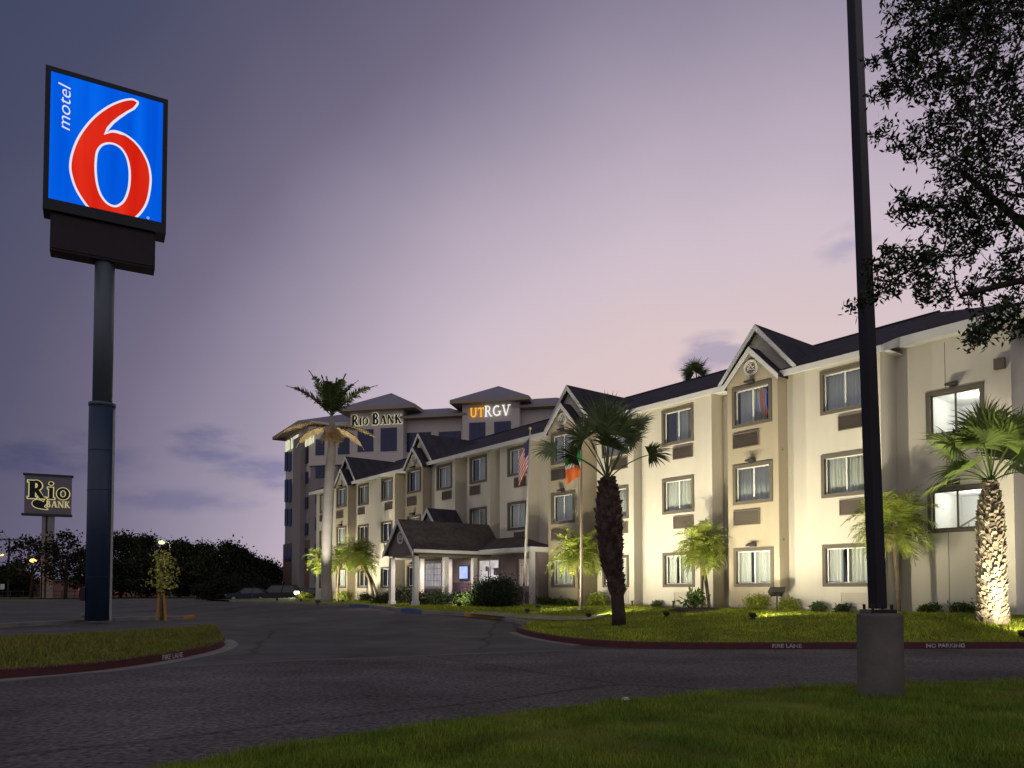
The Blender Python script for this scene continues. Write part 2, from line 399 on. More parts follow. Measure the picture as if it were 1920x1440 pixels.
tag(ruled(fr, bk, 22, lz, 'motel_lawn', grass_b), 'mown lawn rising from the kerb to the motel wall', 'lawn', kind='structure')
def lawn_pt(u, p): P = FP(u, p); P.z = lawn_z(u, p, float(np.interp(u, us, ps))-.13); return P
def lawn_hit(px, py, dz=0.0):
    r = ray(px, py); r = r/r.y; d = 10.0
    while d < 70:
        P = Vector((0, 0, CAMH)) + r*d; u, p = uv(P.x, P.y)
        if p < 12 and p < np.interp(u, us, ps) and P.z <= lawn_z(u, p, float(np.interp(u, us, ps))-.13)+dz: return P
        d += .05
    return None
def lawn_sampler(rng, n):
    u = -9 + 36*rng.random(n)**1.5; pf = np.interp(u, us, ps)-.18; p = -.1+(pf+.1)*rng.random(n)
    keep = ~((p < 1.5) & (u > 13.5) & (u < 23))
    u, p, pf = u[keep], p[keep], pf[keep]
    q = np.array([lawn_z(a, b, c) for a, b, c in zip(u, p, pf)])
    return np.stack([X0.x+A.x*u+N.x*p, X0.y+A.y*u+N.y*p, q-.005], 1)
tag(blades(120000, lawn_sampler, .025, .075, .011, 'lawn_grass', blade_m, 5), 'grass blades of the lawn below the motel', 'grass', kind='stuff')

# kerbs: gutter pan, face and top
PROF = [(.42, .006), (.0, .010), (-.012, .13), (-.03, .145), (-.15, .145), (-.16, .0)]
def kerb(line, name, m, label, gut=True):
    return tag(sweep(line, PROF[1:] if not gut else PROF, name, m), label, 'kerb', kind='structure')
def kerb_pair(line, name, m, label):
    tag(sweep([p for p in line], [(-.0, .002), (-.0, .010), (-.012, .13), (-.03, .146), (-.15, .146), (-.16, .0)], name, m), label, 'kerb', kind='structure')
KR = smooth_line(kr, 2)[::-1]                          # travel so that the lawn lies to the right of travel
kerb_pair(KR, 'red_kerb', red_k, 'dark red painted kerb of the motel lawn')
tag(sweep(smooth_line(kr[:5], 2)[::-1], [(.24, .004), (.002, .012), (.0, .004)], 'gutter', conc), 'pale concrete gutter round the lawn corner', 'gutter', kind='structure')
kerb_pair(resample([kr[0], G(975, 1181), G(988, 1176), G(1012, 1171.5)], .3), 'red_kerb', red_k, 'faded red kerb end where the path meets the drive')
def seg(a, b, name, m, label): kerb_pair(resample([G(*q) for q in a], .4), name, m, label)
def kseg(pts, name, m, label): kerb_pair(resample([G(*q) for q in pts][::-1], .4), name, m, label)
kseg(((430, 1128.5), (500, 1131), (560, 1133.5), (640, 1137), (655, 1137.7)), 'kerb', conc, 'plain kerb along the far end of the motel lawn')
kseg(((752, 1146.5), (790, 1151)), 'blue_kerb', blu_k, 'blue painted kerb by the porch steps')
kseg(((655, 1137.7), (692, 1139.6)), 'blue_kerb', blu_k, 'blue painted kerb left of the porch')
kseg(((790, 1151), (870, 1155.5)), 'kerb', conc, 'plain kerb between the blue and the yellow paint')
kseg(((870, 1155.5), (935, 1161.5)), 'yellow_kerb', yel_k, 'yellow painted kerb before the footpath')
kseg(((692, 1139.6), (700, 1140), (735, 1144), (752, 1146.5)), 'kerb', conc, 'plain kerb before the porch steps')
u_a, u_b = uv(kl[-1].x, kl[-1].y)[0], uv(kr[0].x, kr[0].y)[0]
kerb_pair([(lambda P: Vector((P.x, P.y, terrain(P.x, P.y))))(FP(u, float(np.interp(u, us, ps)))) for u in np.linspace(u_b+.05, u_a, 24)], 'kerb', conc, 'pale dropped kerb where the footpath meets the drive')
# footpath
def path_line(pts, wid): return [Vector(p) for p in pts]
pw = [(9.9, 5.9), (8.6, 5.5), (6.8, 5.0), (4.5, 4.6)]
def strip(cl, half, dz):
    a, b = [], []
    for u, p in cl:
        a.append(FP(u, p+half)); b.append(FP(u, p-half))
    return a, b
aa, bb = strip(pw, .65, .02)
tag(ruled(resample(aa, .4)[:14], resample(bb, .4)[:14], 4, lambda P, t, i: lz(P, t, i)+.028, 'footpath', conc), 'pale concrete footpath crossing the lawn', 'path', kind='structure')
# apron in front of the porch
ap = [FP(18.5, 5.9), FP(16.2, 5.9)]; ab = [FP(18.5, 1.0), FP(16.2, 1.0)]
tag(ruled(resample(ap, .5), resample(ab, .5), 12, lambda P, t, i: max(terrain(P.x, P.y)+.12, lz(P, t, i)+.03 if t > .2 else 0), 'porch_slab', mat('paver_red', (.16, .09, .07), .9, (.13, .08, .065), 6)), 'reddish paved slab under the porch', 'slab', kind='structure')

# left island with its red kerb
near_px = ((-260, 1302), (-60, 1281), (0, 1274), (100, 1267), (200, 1257), (300, 1242), (360, 1231), (400, 1221), (420, 1213), (424, 1206), (412, 1200))
nl = smooth_line([G(x, y) for x, y in near_px], 2)
tag(sweep(nl[::-1], [(-.0, .002), (-.0, .010), (-.012, .13), (-.03, .146), (-.16, .146), (-.17, .0)], 'red_kerb', red_k), 'red fire-lane kerb of the left grass island', 'kerb', kind='structure')
tag(sweep(nl[::-1], [(.28, .004), (.002, .012), (.0, .004)], 'gutter', conc), 'pale concrete gutter along the left island', 'gutter', kind='structure')
farl = [G(x, y) for x, y in ((-260, 1222), (-60, 1212), (0, 1210), (100, 1206), (200, 1202), (300, 1198), (395, 1195.5))]
def at_frac(line, t):
    L = [0]; 
    for a, b in zip(line, line[1:]): L.append(L[-1]+(b-a).length)
    d = t*L[-1]
    for i in range(len(line)-1):
        if d <= L[i+1]: return line[i].lerp(line[i+1], (d-L[i])/max(1e-6, L[i+1]-L[i]))
    return line[-1]
fa = [at_frac(nl, t) for t in np.linspace(0, 1, 60)]; fb = [at_frac(farl, t) for t in np.linspace(0, 1, 60)]
isl_f = [a+(b-a).normalized()*.16 for a, b in zip(fa, fb)]
def isl_z(P, t, i): return .135+.16*S(min(t, 1-t)*2.6)
tag(ruled(isl_f, fb, 14, isl_z, 'island_lawn', grass_b), 'low grass mound on the left island', 'lawn', kind='structure')
kerb_pair(resample(farl, .5), 'kerb', conc, 'plain far kerb of the left grass island')
def isl_sampler(rng, n):
    ff = np.array([tuple(p) for p in isl_f]); bb_ = np.array([tuple(p) for p in fb]); i = rng.random(n)*58.99; k = i.astype(int); fr_ = (i-k)[:, None]
    a = ff[k]*(1-fr_)+ff[k+1]*fr_; b = bb_[k]*(1-fr_)+bb_[k+1]*fr_; t = (rng.random(n)*1.04-.025)[:, None]
    P = a*(1-t)+b*t; tt = np.clip(np.minimum(t, 1-t)*2.6, 0, 1)[:, 0]; P[:, 2] = .13+.16*(tt*tt*(3-2*tt)); return P
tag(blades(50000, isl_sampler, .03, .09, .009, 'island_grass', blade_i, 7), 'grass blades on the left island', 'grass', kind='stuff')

# narrow median that carries the tall sign
mline = resample([G(x, y) for x, y in ((-300, 1192), (0, 1177.5), (117, 1171), (213, 1164.5), (322, 1162.5), (345, 1162))], .6)
mf = mline; mback = [p+Vector((-.25, 1.7, 0)) for p in mline]
mz = MB()
med = ruled(mf, mback, 3, lambda P, t, i: .13, 'median', mat('median_top', (.15, .13, .125), .95, (.10, .088, .085), 1.2, .4, 30)); tag(med, 'narrow paved median under the tall sign', 'median', kind='structure')
kerb_pair(mline[::-1], 'kerb', conc, 'pale kerb edge of the sign median')
tag(sweep([p+Vector((0, .0, 0)) for p in resample([mline[-1], mback[-1]], .3)], [(-.02, 0), (-.02, .15), (.14, .15), (.14, 0)], 'yellow_kerb', yel_k), 'yellow painted end of the sign median', 'kerb', kind='structure')

# far verges on the left
def far_strip(px, depth, name, label, m=grass_b, h=.10):
    a = resample([G(*q) for q in px], 4); b = [p+Vector((p.x*depth/p.y, depth, 0)) for p in a]
    return tag(ruled(a, b, 2, lambda P, t, i: terrain(P.x, P.y)+h, name, m), label, 'verge', kind='structure')
far_strip(((-200, 1125), (180, 1122.5), (300, 1122), (430, 1122)), 9, 'grass_verge', 'dim grass strip beyond the car park')
far_strip(((180, 1119.4), (430, 1119.2)), 1.2, 'pale_kerb', 'pale far kerb line under the trees', conc, .2)

# ------------------------------------------------------------------ the motel (local x = -u, local y = -p)
motel = thing('motel_building', 'long three-storey cream motel with tan gabled bays and dark shingle roof', 'motel', tuple(X0), TH-PI/2)
PAD, WT = .45, 8.5
class FB(MB):                                          # boxes in facade coordinates (u, p, z)
    def fb(s, u0, u1, p0, p1, z0, z1): return s.box(-u0, -u1, -p0, -p1, z0, z1)
    def fq(s, pts): return s.poly([(-u, -p, z) for u, p, z in pts])
def L(u, p, z): return Vector((-u, -p, z))
def sheet_with_holes(mb, u0, u1, z0, z1, p, holes):
    us_ = sorted({u0, u1, *[h[0] for h in holes], *[h[1] for h in holes]}); zs = sorted({z0, z1, *[h[2] for h in holes], *[h[3] for h in holes]})
    for a, b in zip(us_, us_[1:]):
        for c, d in zip(zs, zs[1:]):
            um, zm = (a+b)/2, (c+d)/2
            if any(h[0] < um < h[1] and h[2] < zm < h[3] for h in holes): continue
            mb.fq([(b, p, c), (a, p, c), (a, p, d), (b, p, d)])
TF = .11                                               # trim width
def hole(u0, u1, z0, z1): return (u0+TF, u1-TF, z0+TF, z1-TF)
rw = random.Random(11)
def curtain(u0, u1, z0, z1, p, par, style):
    rngs = [(u0, u1)]
    if style == 'gap_left': rngs = [(u0+(u1-u0)*.2, u0+(u1-u0)*.93)]
    elif style == 'gap_mid': rngs = [(u0, u0+(u1-u0)*.55), (u0+(u1-u0)*.68, u1)]
    elif style == 'gap_right': rngs = [(u0, u0+(u1-u0)*.66)]
    elif style == 'none': return
    mb = MB()
    for a, b in rngs:
        n = int((b-a)/.018); ph = rw.uniform(0, 6); f1, f2 = rw.uniform(46, 58), rw.uniform(17, 24); cols = []
        for i in range(n+1):
            u = a+(b-a)*i/n; d = .035*math.sin(u*f1+ph)+.02*math.sin(u*f2+ph*2)
            for z in (z1, z0): mb.v.append((-u, -(p+d), z))
        o = len(mb.v)-2*(n+1)
        for i in range(n): mb.f.append((o+2*i, o+2*i+1, o+2*i+3, o+2*i+2))
    mb.build('curtain', curt, par, smooth=True)
def window(u0, u1, z0, z1, p, style=None, room=room_m, glow=None, trim=trim_m, muntins=0, depth=1.0, tilt=0.0, sashm=None):
    f = FB(); e = .035
    f.fb(u0, u1, p-.14, p+e, z1-TF, z1).fb(u0, u1, p-.14, p+e, z0, z0+TF).fb(u0, u0+TF, p-.14, p+e, z0+TF, z1-TF).fb(u1-TF, u1, p-.14, p+e, z0+TF, z1-TF)
    wn_ = f.build('window', trim, motel)
    a0, a1, b0, b1 = hole(u0, u1, z0, z1)
    s = FB(); q = p-.10; k = .04
    s.fb(a0, a1, q-.03, q+.012, b1-k, b1).fb(a0, a1, q-.03, q+.012, b0, b0+k).fb(a0, a0+k, q-.03, q+.012, b0+k, b1-k).fb(a1-k, a1, q-.03, q+.012, b0+k, b1-k)
    um = (a0+a1)/2; s.fb(um-.025, um+.025, q-.03, q+.012, b0+k, b1-k)
    if muntins:
        for i in range(1, muntins+1):
            for lo, hi in ((a0+k, um-.025), (um+.025, a1-k)):
                x = lo+(hi-lo)*i/(muntins+1); s.fb(x-.011, x+.011, q-.02, q+.006, b0+k, b1-k)
        for i in (1, 2, 3): z = b0+(b1-b0)*i/4; s.fb(a0+k, a1-k, q-.018, q+.004, z-.011, z+.011)
    s.build('sash', sashm or alu, wn_)
    g = FB(); t = 0.0
    g.fq([(a1-k+.002, q-.008-t, b0+k), (um+.025, q-.008, b0+k), (um+.025, q-.008, b1-k), (a1-k+.002, q-.008-t, b1-k)])
    ty, tzz = 0.0, 0.0
    if tilt:                                            # pane angle shaped to mirror the lit sign to the camera
        cw = FP((um+a0)/2, q-.02, (b0+b1)/2); n_ = ((Vector((0, 0, CAMH))-cw).normalized() + (Vector((-14.55, 28.35, 16.3))-cw).normalized()).normalized()
        ty, tzz = -n_.dot(A)/n_.dot(N), -n_.z/n_.dot(N)
    def gp(u, z): return q-.008-(.02 if tilt else 0)+ty*(u-(um+a0)/2)+tzz*(z-(b0+b1)/2)
    g.fq([(u, gp(u, z), z) for u, z in ((um-.026, b0+k), (a0+k, b0+k), (a0+k, b1-k), (um-.026, b1-k))])
    g.build('pane', gl, wn_)
    r = FB(); x0, x1, y0, y1 = a0-.02, a1+.02, b0-.02, b1+.02; pb, pf = p-depth, p-.141
    r.fq([(x0, pb, y0), (x1, pb, y0), (x1, pb, y1), (x0, pb, y1)]); r.fq([(x0, pf, y0), (x0, pb, y0), (x0, pb, y1), (x0, pf, y1)])
    r.fq([(x1, pf, y0), (x1, pb, y0), (x1, pb, y1), (x1, pf, y1)]); r.fq([(x0, pf, y0), (x1, pf, y0), (x1, pb, y0), (x0, pb, y0)]); r.fq([(x0, pf, y1), (x1, pf, y1), (x1, pb, y1), (x0, pb, y1)])
    r.build('room', glow or room, wn_)
    if style: curtain(a0, a1, b0+.0, b1, p-.235, wn_, style)
    return wn_
def ac_unit(u0, u1, z0, z1, p, m=grille_m):
    f = FB(); f.fb(u0, u1, p-.05, p+.012, z0, z1)
    o = f.build('air_conditioner', m, motel)
    s = FB(); n = 9
    for i in range(n):
        z = z0+.03+(z1-z0-.06)*(i+.5)/n
        s.add([(-u0-.0+.0, -(p+.013), z-.018), (-u1, -(p+.013), z-.018), (-u1, -(p+.045), z-.022), (-u0, -(p+.045), z-.022), (-u0, -(p+.02), z+.012), (-u1, -(p+.02), z+.012)], [(0, 1, 2, 3), (3, 2, 5, 4)])
    s.fb(u0, u1, p+.0125, p+.05, z0, z0+.03).fb(u0, u1, p+.0125, p+.05, z1-.03, z1).fb(u0, u0-.03 if u0 > u1 else u0+.03, p+.0125, p+.05, z0+.03, z1-.03).fb(u1, u1+.03 if u0 > u1 else u1-.03, p+.0125, p+.05, z0+.03, z1-.03)
    s.build('louvre', m, o)
FL = [(1.38, 2.71), (4.21, 5.59), (6.88, 8.29)]
wallmb = FB()
def module(u1, u0, p, wins, floors=(0, 1, 2), ac='right', dpt=.7, styles=None, sides=(1, 1)):
    """wall block from u0 (near) to u1 (far); wins = list of (lo, hi) in u"""
    holes = []
    for wi, (a, b) in enumerate(wins):
        sd_ = ac[wi] if isinstance(ac, tuple) else ac
        for k in floors:
            z0, z1 = FL[k]; holes.append(hole(a, b, z0, z1))
            st = (styles or {}).get(k) or rw.choice(['full', 'full', 'gap_left', 'gap_mid', 'gap_right', 'none', 'full'])
            window(a, b, z0, z1, p, st)
            if k > 0:
                q0, q1 = (a+.03, a+.98) if sd_ == 'right' else (b-.98, b-.03)
                ac_unit(q0, q1, z0-.60, z0-.12, p)
            elif k == 0:
                q0, q1 = (a+.03, a+.98) if sd_ == 'right' else (b-.98, b-.03)
                ac_unit(q0, q1, z0-.62, z0-.16, p, stucco)
    sheet_with_holes(wallmb, u0, u1, PAD-.6, WT, p, holes)
    if sides[0]: wallmb.fq([(u0, p, PAD-.6), (u0, p-dpt, PAD-.6), (u0, p-dpt, WT), (u0, p, WT)])
    if sides[1]: wallmb.fq([(u1, p, PAD-.6), (u1, p-dpt, PAD-.6), (u1, p-dpt, WT), (u1, p, WT)])
module(39.3, 34.75, 0, [(37.1, 38.65)], ac='left')
module(32.76, 27.3, 0, [(30.82, 32.37), (27.58, 29.07)], ac=('left', 'right'), styles={2: 'full'}, sides=(1, 1))
module(22.98, 20.53, 0, [(20.84, 22.42)], floors=(1, 2), ac='right', styles={2: 'full', 1: 'full'})
module(19.34, 17.29, 0, [(17.55, 19.11)], floors=(1, 2), ac='left', styles={2: 'gap_right', 1: 'full'})
module(16.45, 14.19, 0, [(14.26, 15.79)], floors=(1, 2), ac='right', styles={2: 'gap_mid', 1: 'full'})
module(9.47, 7.34, 0, [(7.62, 9.14)], ac='right')
module(6.88, 3.46, 0, [(4.28, 5.82)], ac='right', styles={2: 'gap_right', 1: 'full', 0: 'gap_mid'})
module(0.385, -2.73, 0, [(-2.38, -.80)], ac='right', styles={2: 'full', 1: 'full', 0: 'gap_mid'}, sides=(1, 0), dpt=1.0)
# slots between the blocks
for a, b in ((27.3, 25.0), (20.53, 19.34), (17.29, 16.45), (14.19, 12.06), (10.06, 9.47), (7.34, 6.88), (3.46, 2.38)):
    wallmb.fq([(b, -.7, PAD-.6), (a, -.7, PAD-.6), (a, -.7, WT), (b, -.7, WT)])
# stair block at the near end
hw = [(-5.17, -3.60)]; hz = [(2.96, 4.31), (5.80, 7.20)]
stair_glow = mat('stair_room', (.72, .72, .69), .9)
H = []
for z0, z1 in hz:
    H.append(hole(*hw[0], z0, z1)); sw_ = window(*hw[0], z0, z1, -1.0, None, glow=stair_glow, depth=2.2, sashm=trim_m)
    l = bpy.data.lights.new('stair_light', 'POINT'); l.energy = 42; l.color = (1, .96, .88); l.shadow_soft_size = .15; lo = bpy.data.objects.new('stair_light', l); C.objects.link(lo); lo.parent = motel; lo.location = L(-4.6, -1.9, z1-.3)
    f = MB(); f.tube([L(-3.65, -2.6, z0+.15), L(-5.1, -2.6, z1-.35)], .03, 6).tube([L(-3.65, -2.6, z0-.0), L(-5.1, -2.6, z1-.75)], .02, 6)
    for i in range(5): f.tube([L(-3.8-.3*i, -2.6, z0+.13), L(-3.8-.3*i, -2.6, z0+.2+.17*i)], .012, 5)
    f.build('stair_rail', grille_m, sw_)
sheet_with_holes(wallmb, -5.85, -2.72, PAD-.6, 8.72, -1.0, H)
wallmb.fq([(-5.85, -1.0, PAD-.6), (-5.85, -13, PAD-.6), (-5.85, -13, 8.72), (-5.85, -1.0, 8.72)])
wallmb.fq([(39.3, 0, PAD-.6), (39.3, -14, PAD-.6), (39.3, -14, 8.5), (39.3, -7, 11.3), (39.3, 0, WT)])
wallmb.fq([(-5.85, -13, PAD-.6), (39.3, -13, PAD-.6), (39.3, -13, 8.62), (-5.85, -13, 8.62)])
wallmb.build('wall', stucco, motel)
sj = FB(); sj.fb(-4.16, -4.145, -1.0, -.994, 7.21, 8.6).fb(-4.16, -4.145, -1.0, -.994, 4.32, 5.79).fb(-4.16, -4.145, -1.0, -.994, PAD, 2.95)
sj.build('control_joint', trim_m, motel)

# gabled bays
def gable_sheet(mb, uc, hw_, p, z0, ze, zp, holes):
    sheet_with_holes(mb, uc-hw_, uc+hw_, z0, ze, p, holes)
    mb.fq([(uc+hw_, p, ze), (uc-hw_, p, ze), (uc, p, zp)])
def emblem(parent, uc, p, z, r=.30):
    mb = MB(); n = 28
    def ring(r0, r1, y0, y1):
        o = len(mb.v)
        for i in range(n):
            c, s_ = math.cos(i*2*PI/n), math.sin(i*2*PI/n)
            for rr_, yy in ((r0, y0), (r0, y1), (r1, y1), (r1, y0)): mb.v.append((-uc+c*rr_, -(p+yy), z+s_*rr_))
        for i in range(n):
            j = (i+1) % n
            for k in range(4): mb.f.append((o+i*4+k, o+i*4+(k+1) % 4, o+j*4+(k+1) % 4, o+j*4+k))
    ring(r*.74, r, -.01, .05); 
    for s_ in (-1, 1):                                  # the interlaced bars inside the medallion
        mb.beam((-uc-r*.5*s_, -(p+.02), z-r*.34), (-uc+r*.1*s_, -(p+.02), z+r*.5), .03, .06, up=(0, 1, 0))
        mb.beam((-uc+r*.5*s_, -(p+.025), z+r*.0), (-uc-r*.32*s_, -(p+.025), z+r*.32*s_), .03, .05, up=(0, 1, 0))
    return mb.build('emblem', white_t, parent)
def rake_roof(parent, uc, hw_, pf, pb, ze, zp, name, m, over=.14, th=.10, eback=None, fascia=True, fm=None):
    """two roof slopes from front plane pf back to pb; eave corners may stop earlier (valley)"""
    sl = (zp-ze)/hw_; ue = hw_+over; z_e = zp-sl*ue+.02; eb = pb if eback is None else eback
    mb = MB()
    for s_ in (-1, 1):
        t = [L(uc, pf, zp+.05), L(uc, pb, zp+.05), L(uc+s_*ue, eb, z_e+.05), L(uc+s_*ue, pf, z_e+.05)]
        b = [v-Vector((0, 0, th)) for v in t]
        mb.add(t+b, [(0, 1, 2, 3), (7, 6, 5, 4), (0, 3, 7, 4), (3, 2, 6, 7), (2, 1, 5, 6)])
    rf = mb.build(name, m, parent)
    if fascia:
        f = MB()
        for s_ in (-1, 1):
            a, b = L(uc, pf+.003, zp+.04), L(uc+s_*(ue+.01), pf+.003, z_e+.04); d = Vector((0, -.035, 0)); h = Vector((0, 0, -.19))
            f.prism([a, b, b+h, a+h*1.15], d)
        f.build('fascia', fm or white_t, rf)
    return rf
def wall_lamp(u, p, z, on=False):
    mb = FB(); mb.fb(u-.11, u+.11, p, p+.06, z-.02, z+.12); mb.add([(-u-.13, -p-.06, z+.12), (-u+.13, -p-.06, z+.12), (-u+.16, -p-.24, z+.05), (-u-.16, -p-.24, z+.05), (-u-.13, -p-.06, z+.0), (-u+.13, -p-.06, z+.0), (-u+.16, -p-.24, z-.01), (-u-.16, -p-.24, z-.01)],
        [(0, 1, 2, 3), (7, 6, 5, 4), (3, 2, 6, 7), (0, 3, 7, 4), (1, 5, 6, 2)]); mb.build('wall_lamp', lampd, motel)
BAYS = [33.75, 24.02, 11.06, 1.38]
bst = [{0: 'full', 1: 'full', 2: 'gap_mid'}, {0: 'none', 1: 'full', 2: 'gap_right'}, {0: 'full', 1: 'full', 2: 'gap_mid'}, {0: 'gap_mid', 1: 'full', 2: 'gap_left'}]
for bi, uc in enumerate(BAYS):
    mb = FB(); hw_ = .99; p = .55; hs = []
    for k in (0, 1, 2):
        z0, z1 = FL[k]; a, b = uc-.775, uc+.775
        hs.append(hole(a, b, z0, z1)); window(a, b, z0, z1, p, bst[bi][k], tilt=R(3.2) if (bi == 3 and k == 2) else 0)
        if k: ac_unit(b-1.06, b-.02, z0-.72, z0-.20, p)
        wall_lamp(uc-.02, p, z1+.05)
    gable_sheet(mb, uc, hw_, p, PAD-.6, 8.44, 9.50, hs)
    for s_ in (-1, 1): mb.fq([(uc+s_*hw_, p, PAD-.6), (uc+s_*hw_, -.7, PAD-.6), (uc+s_*hw_, -.7, 8.44), (uc+s_*hw_, p, 8.44)])
    b_ = mb.build('bay', bay_st, motel)
    emblem(b_, uc, p, 8.86, .27)
    rake_roof(b_, uc, hw_, p+.12, 0.06, 8.44, 9.52, 'bay_roof', shingle, over=.10)
    g = FB(); g.fq([(uc+1.40, .05, 8.50), (uc-1.40, .05, 8.50), (uc-1.40, .05, 8.72), (uc, .05, 10.36), (uc+1.40, .05, 8.72)])
    for s_ in (-1, 1): g.fq([(uc+s_*1.40, .05, 8.50), (uc+s_*1.40, -.6, 8.50), (uc+s_*1.40, -.6, 8.72), (uc+s_*1.40, .05, 8.72)])
    gw = g.build('gable', stucco, motel)
    rake_roof(gw, uc, 1.40, .30, -4.05, 8.72, 10.38, 'gable_roof', shingle, over=.12, eback=-.1)
wall_lamp(-4.38, -1.0, 4.37); wall_lamp(-4.38, -1.0, 7.26)

# main roof: the eave steps back over the stair block
rf = FB(); e0, e1, ek, er = 39.9, -6.6, -2.95, -1.6; pe, pr, ph = .32, -7.0, -.70; ze, zr = 8.60, 11.64
def rz(p): return ze+(zr-ze)*(pe-p)/(pe-pr)
zh = rz(ph)
top = [L(e0, pe, ze), L(ek, pe, ze), L(ek, ph, zh), L(e1, ph, zh), L(er, pr, zr), L(e0, pr, zr)]
bk_ = [L(e0, 2*pr-pe, ze), L(e1, 2*pr-ph, zh), L(er, pr, zr), L(e0, pr, zr)]
end_ = [L(e1, ph, zh), L(e1, 2*pr-ph, zh), L(er, pr, zr)]
for q in (top, bk_, end_):
    n = len(q); b = [v-Vector((0, 0, .12)) for v in q]; rf.add(q+b, [tuple(range(n)), tuple(range(n, 2*n))[::-1]]+[(i, (i+1) % n, (i+1) % n+n, i+n) for i in range(n)])
roof = rf.build('roof', shingle, motel)
fa_ = FB(); fa_.fb(e0, ek, pe-.02, pe+.03, ze-.23, ze-.03).fb(ek, e1, ph-.02, ph+.03, zh-.31, zh-.03)
fa_.fb(e1-.03, e1+.02, ph, 2*pr-ph, zh-.31, zh-.03)
for u in (e0,):
    s_ = 1 if u > 0 else -1; p0_, z0_ = (pe, ze) if u > 0 else (ph, zh)
    fa_.prism([L(u, p0_, z0_-.02), L(u, pr, zr-.02), L(u, pr, zr-.26), L(u, p0_, z0_-.23)], (-.04*s_, 0, 0))
    fa_.prism([L(u, 2*pr-pe, ze-.02), L(u, pr, zr-.02), L(u, pr, zr-.26), L(u, 2*pr-pe, ze-.23)], (-.04*s_, 0, 0))
fa_.prism([L(ek, pe, ze-.02), L(ek, ph, zh-.02), L(ek, ph, zh-.30), L(ek, pe, ze-.23)], (.04, 0, 0))
fa_.build('fascia', white_t, roof)
so_ = FB(); so_.fb(e0, -2.735, -.69, pe-.025, WT+.002, WT+.03); so_.fb(-2.736, ek, -.99, pe-.025, WT+.002, WT+.03); so_.fb(-2.735, e1+.03, -13.2, ph-.025, 8.705, 8.73); so_.build('soffit', white_t, roof)
rcv = MB(); rcv.tube([L(e0, pr, zr+.01), L(er, pr, zr+.01)], .07, 6); rcv.build('ridge_cap', shingle, roof)

# lobby front, shed roof and porch
lob_m = mat('lobby_stucco', (.27, .215, .20), .9, (.22, .175, .17), 1.0); lob_d = mat('lobby_lower', (.12, .075, .115), .8, (.09, .06, .09), 2)
LP = .9
def lu(px): return on_front(px, 1080, LP)[0]
lobby = FB(); LZ = 3.25
lw = [(lu(830), lu(792), 1.33, 2.86, 'win'), (lu(938), lu(893), 1.45, 2.86, 'lit'), (lu(1001), lu(967), 1.33, 2.84, 'warm')]
warm_in = emat('lobby_interior', (.98, .86, .84), .95, (.62, .52, .50), 2.3); warm2 = emat('lobby_warm_interior', (.66, .44, .32), .75, (.36, .25, .23), 1.8)
dim_in = emat('lobby_blind', (.62, .55, .58), .85, (.42, .36, .40), 2.0)
LU = lu(1009)
sheet_with_holes(lobby, LU, 22.95, PAD-.6, LZ, LP, [hole(a, b, z0, z1) for a, b, z0, z1, _ in lw])
lobby.fq([(LU, LP, PAD-.6), (LU, -.65, PAD-.6), (LU, -.65, LZ), (LU, LP, LZ)]); lobby.fq([(22.95, LP, PAD-.6), (22.95, 0, PAD-.6), (22.95, 0, LZ), (22.95, LP, LZ)])
lobby.build('lobby_wall', lob_m, motel)
for a, b, z0, z1, k in lw:
    window(a, b, z0, z1, LP, None, glow={'win': dim_in, 'lit': warm_in, 'warm': warm2}[k], trim=white_t if k == 'win' else lob_m, muntins=2 if k != 'lit' else 0, depth=.75, sashm=alu)
    f = FB(); f.fb(a, b, LP+.001, LP+.05, PAD, z0-.14); f.build('lobby_panel', lob_d if k != 'lit' else lob_m, motel)
ps_ = FB(); ua, ub = lu(936), lu(896)
ps_.fb(ua+.26, ua+.72, LP-.2, LP-.19, 2.0, 2.35).fb(ua+.95, ua+1.2, LP-.2, LP-.19, 1.85, 2.4).fb(ua+1.22, ua+1.40, LP-.2, LP-.19, 2.2, 2.45)
ps_.build('notice', lampd, motel)
d0, d1 = lu(886), lu(848); dr = FB(); dr.fb(d0, d1, LP+.002, LP+.05, PAD, 1.66); dr.build('door_panel', lob_d, motel)
dr = FB(); dr.fb(d0, d1, LP+.001, LP+.03, 1.66, 2.9); dr.build('door_surround', lob_m, motel)
pw_ = FB(); pw_.fb(lu(846), lu(838), LP+.005, LP+.12, PAD, 2.95); pw_.build('lit_wall_strip', mat('lilac_lit_wall', (.52, .45, .55), .8), motel)  # raised strip; the wall's lilac light is put into its colour
# lit sign box by the door
zb = [on_front(874, y, LP)[1] for y in (1087, 1060)]; b0, b1 = lu(882.5), lu(865.5)
bx = FB(); bx.fb(b0, b1, LP+.051, LP+.16, *zb); sb_ = bx.build('door_sign', mat('sign_box_blue', (.03, .06, .22), .5), motel)
bx = FB(); bx.fb(b0+.05, b1-.05, LP+.161, LP+.168, zb[0]+.06, zb[1]-.06); bx.build('sign_face', emat('door_sign_light', (.42, .55, .95), 1.0, (.60, .66, 1.0), 3), sb_)
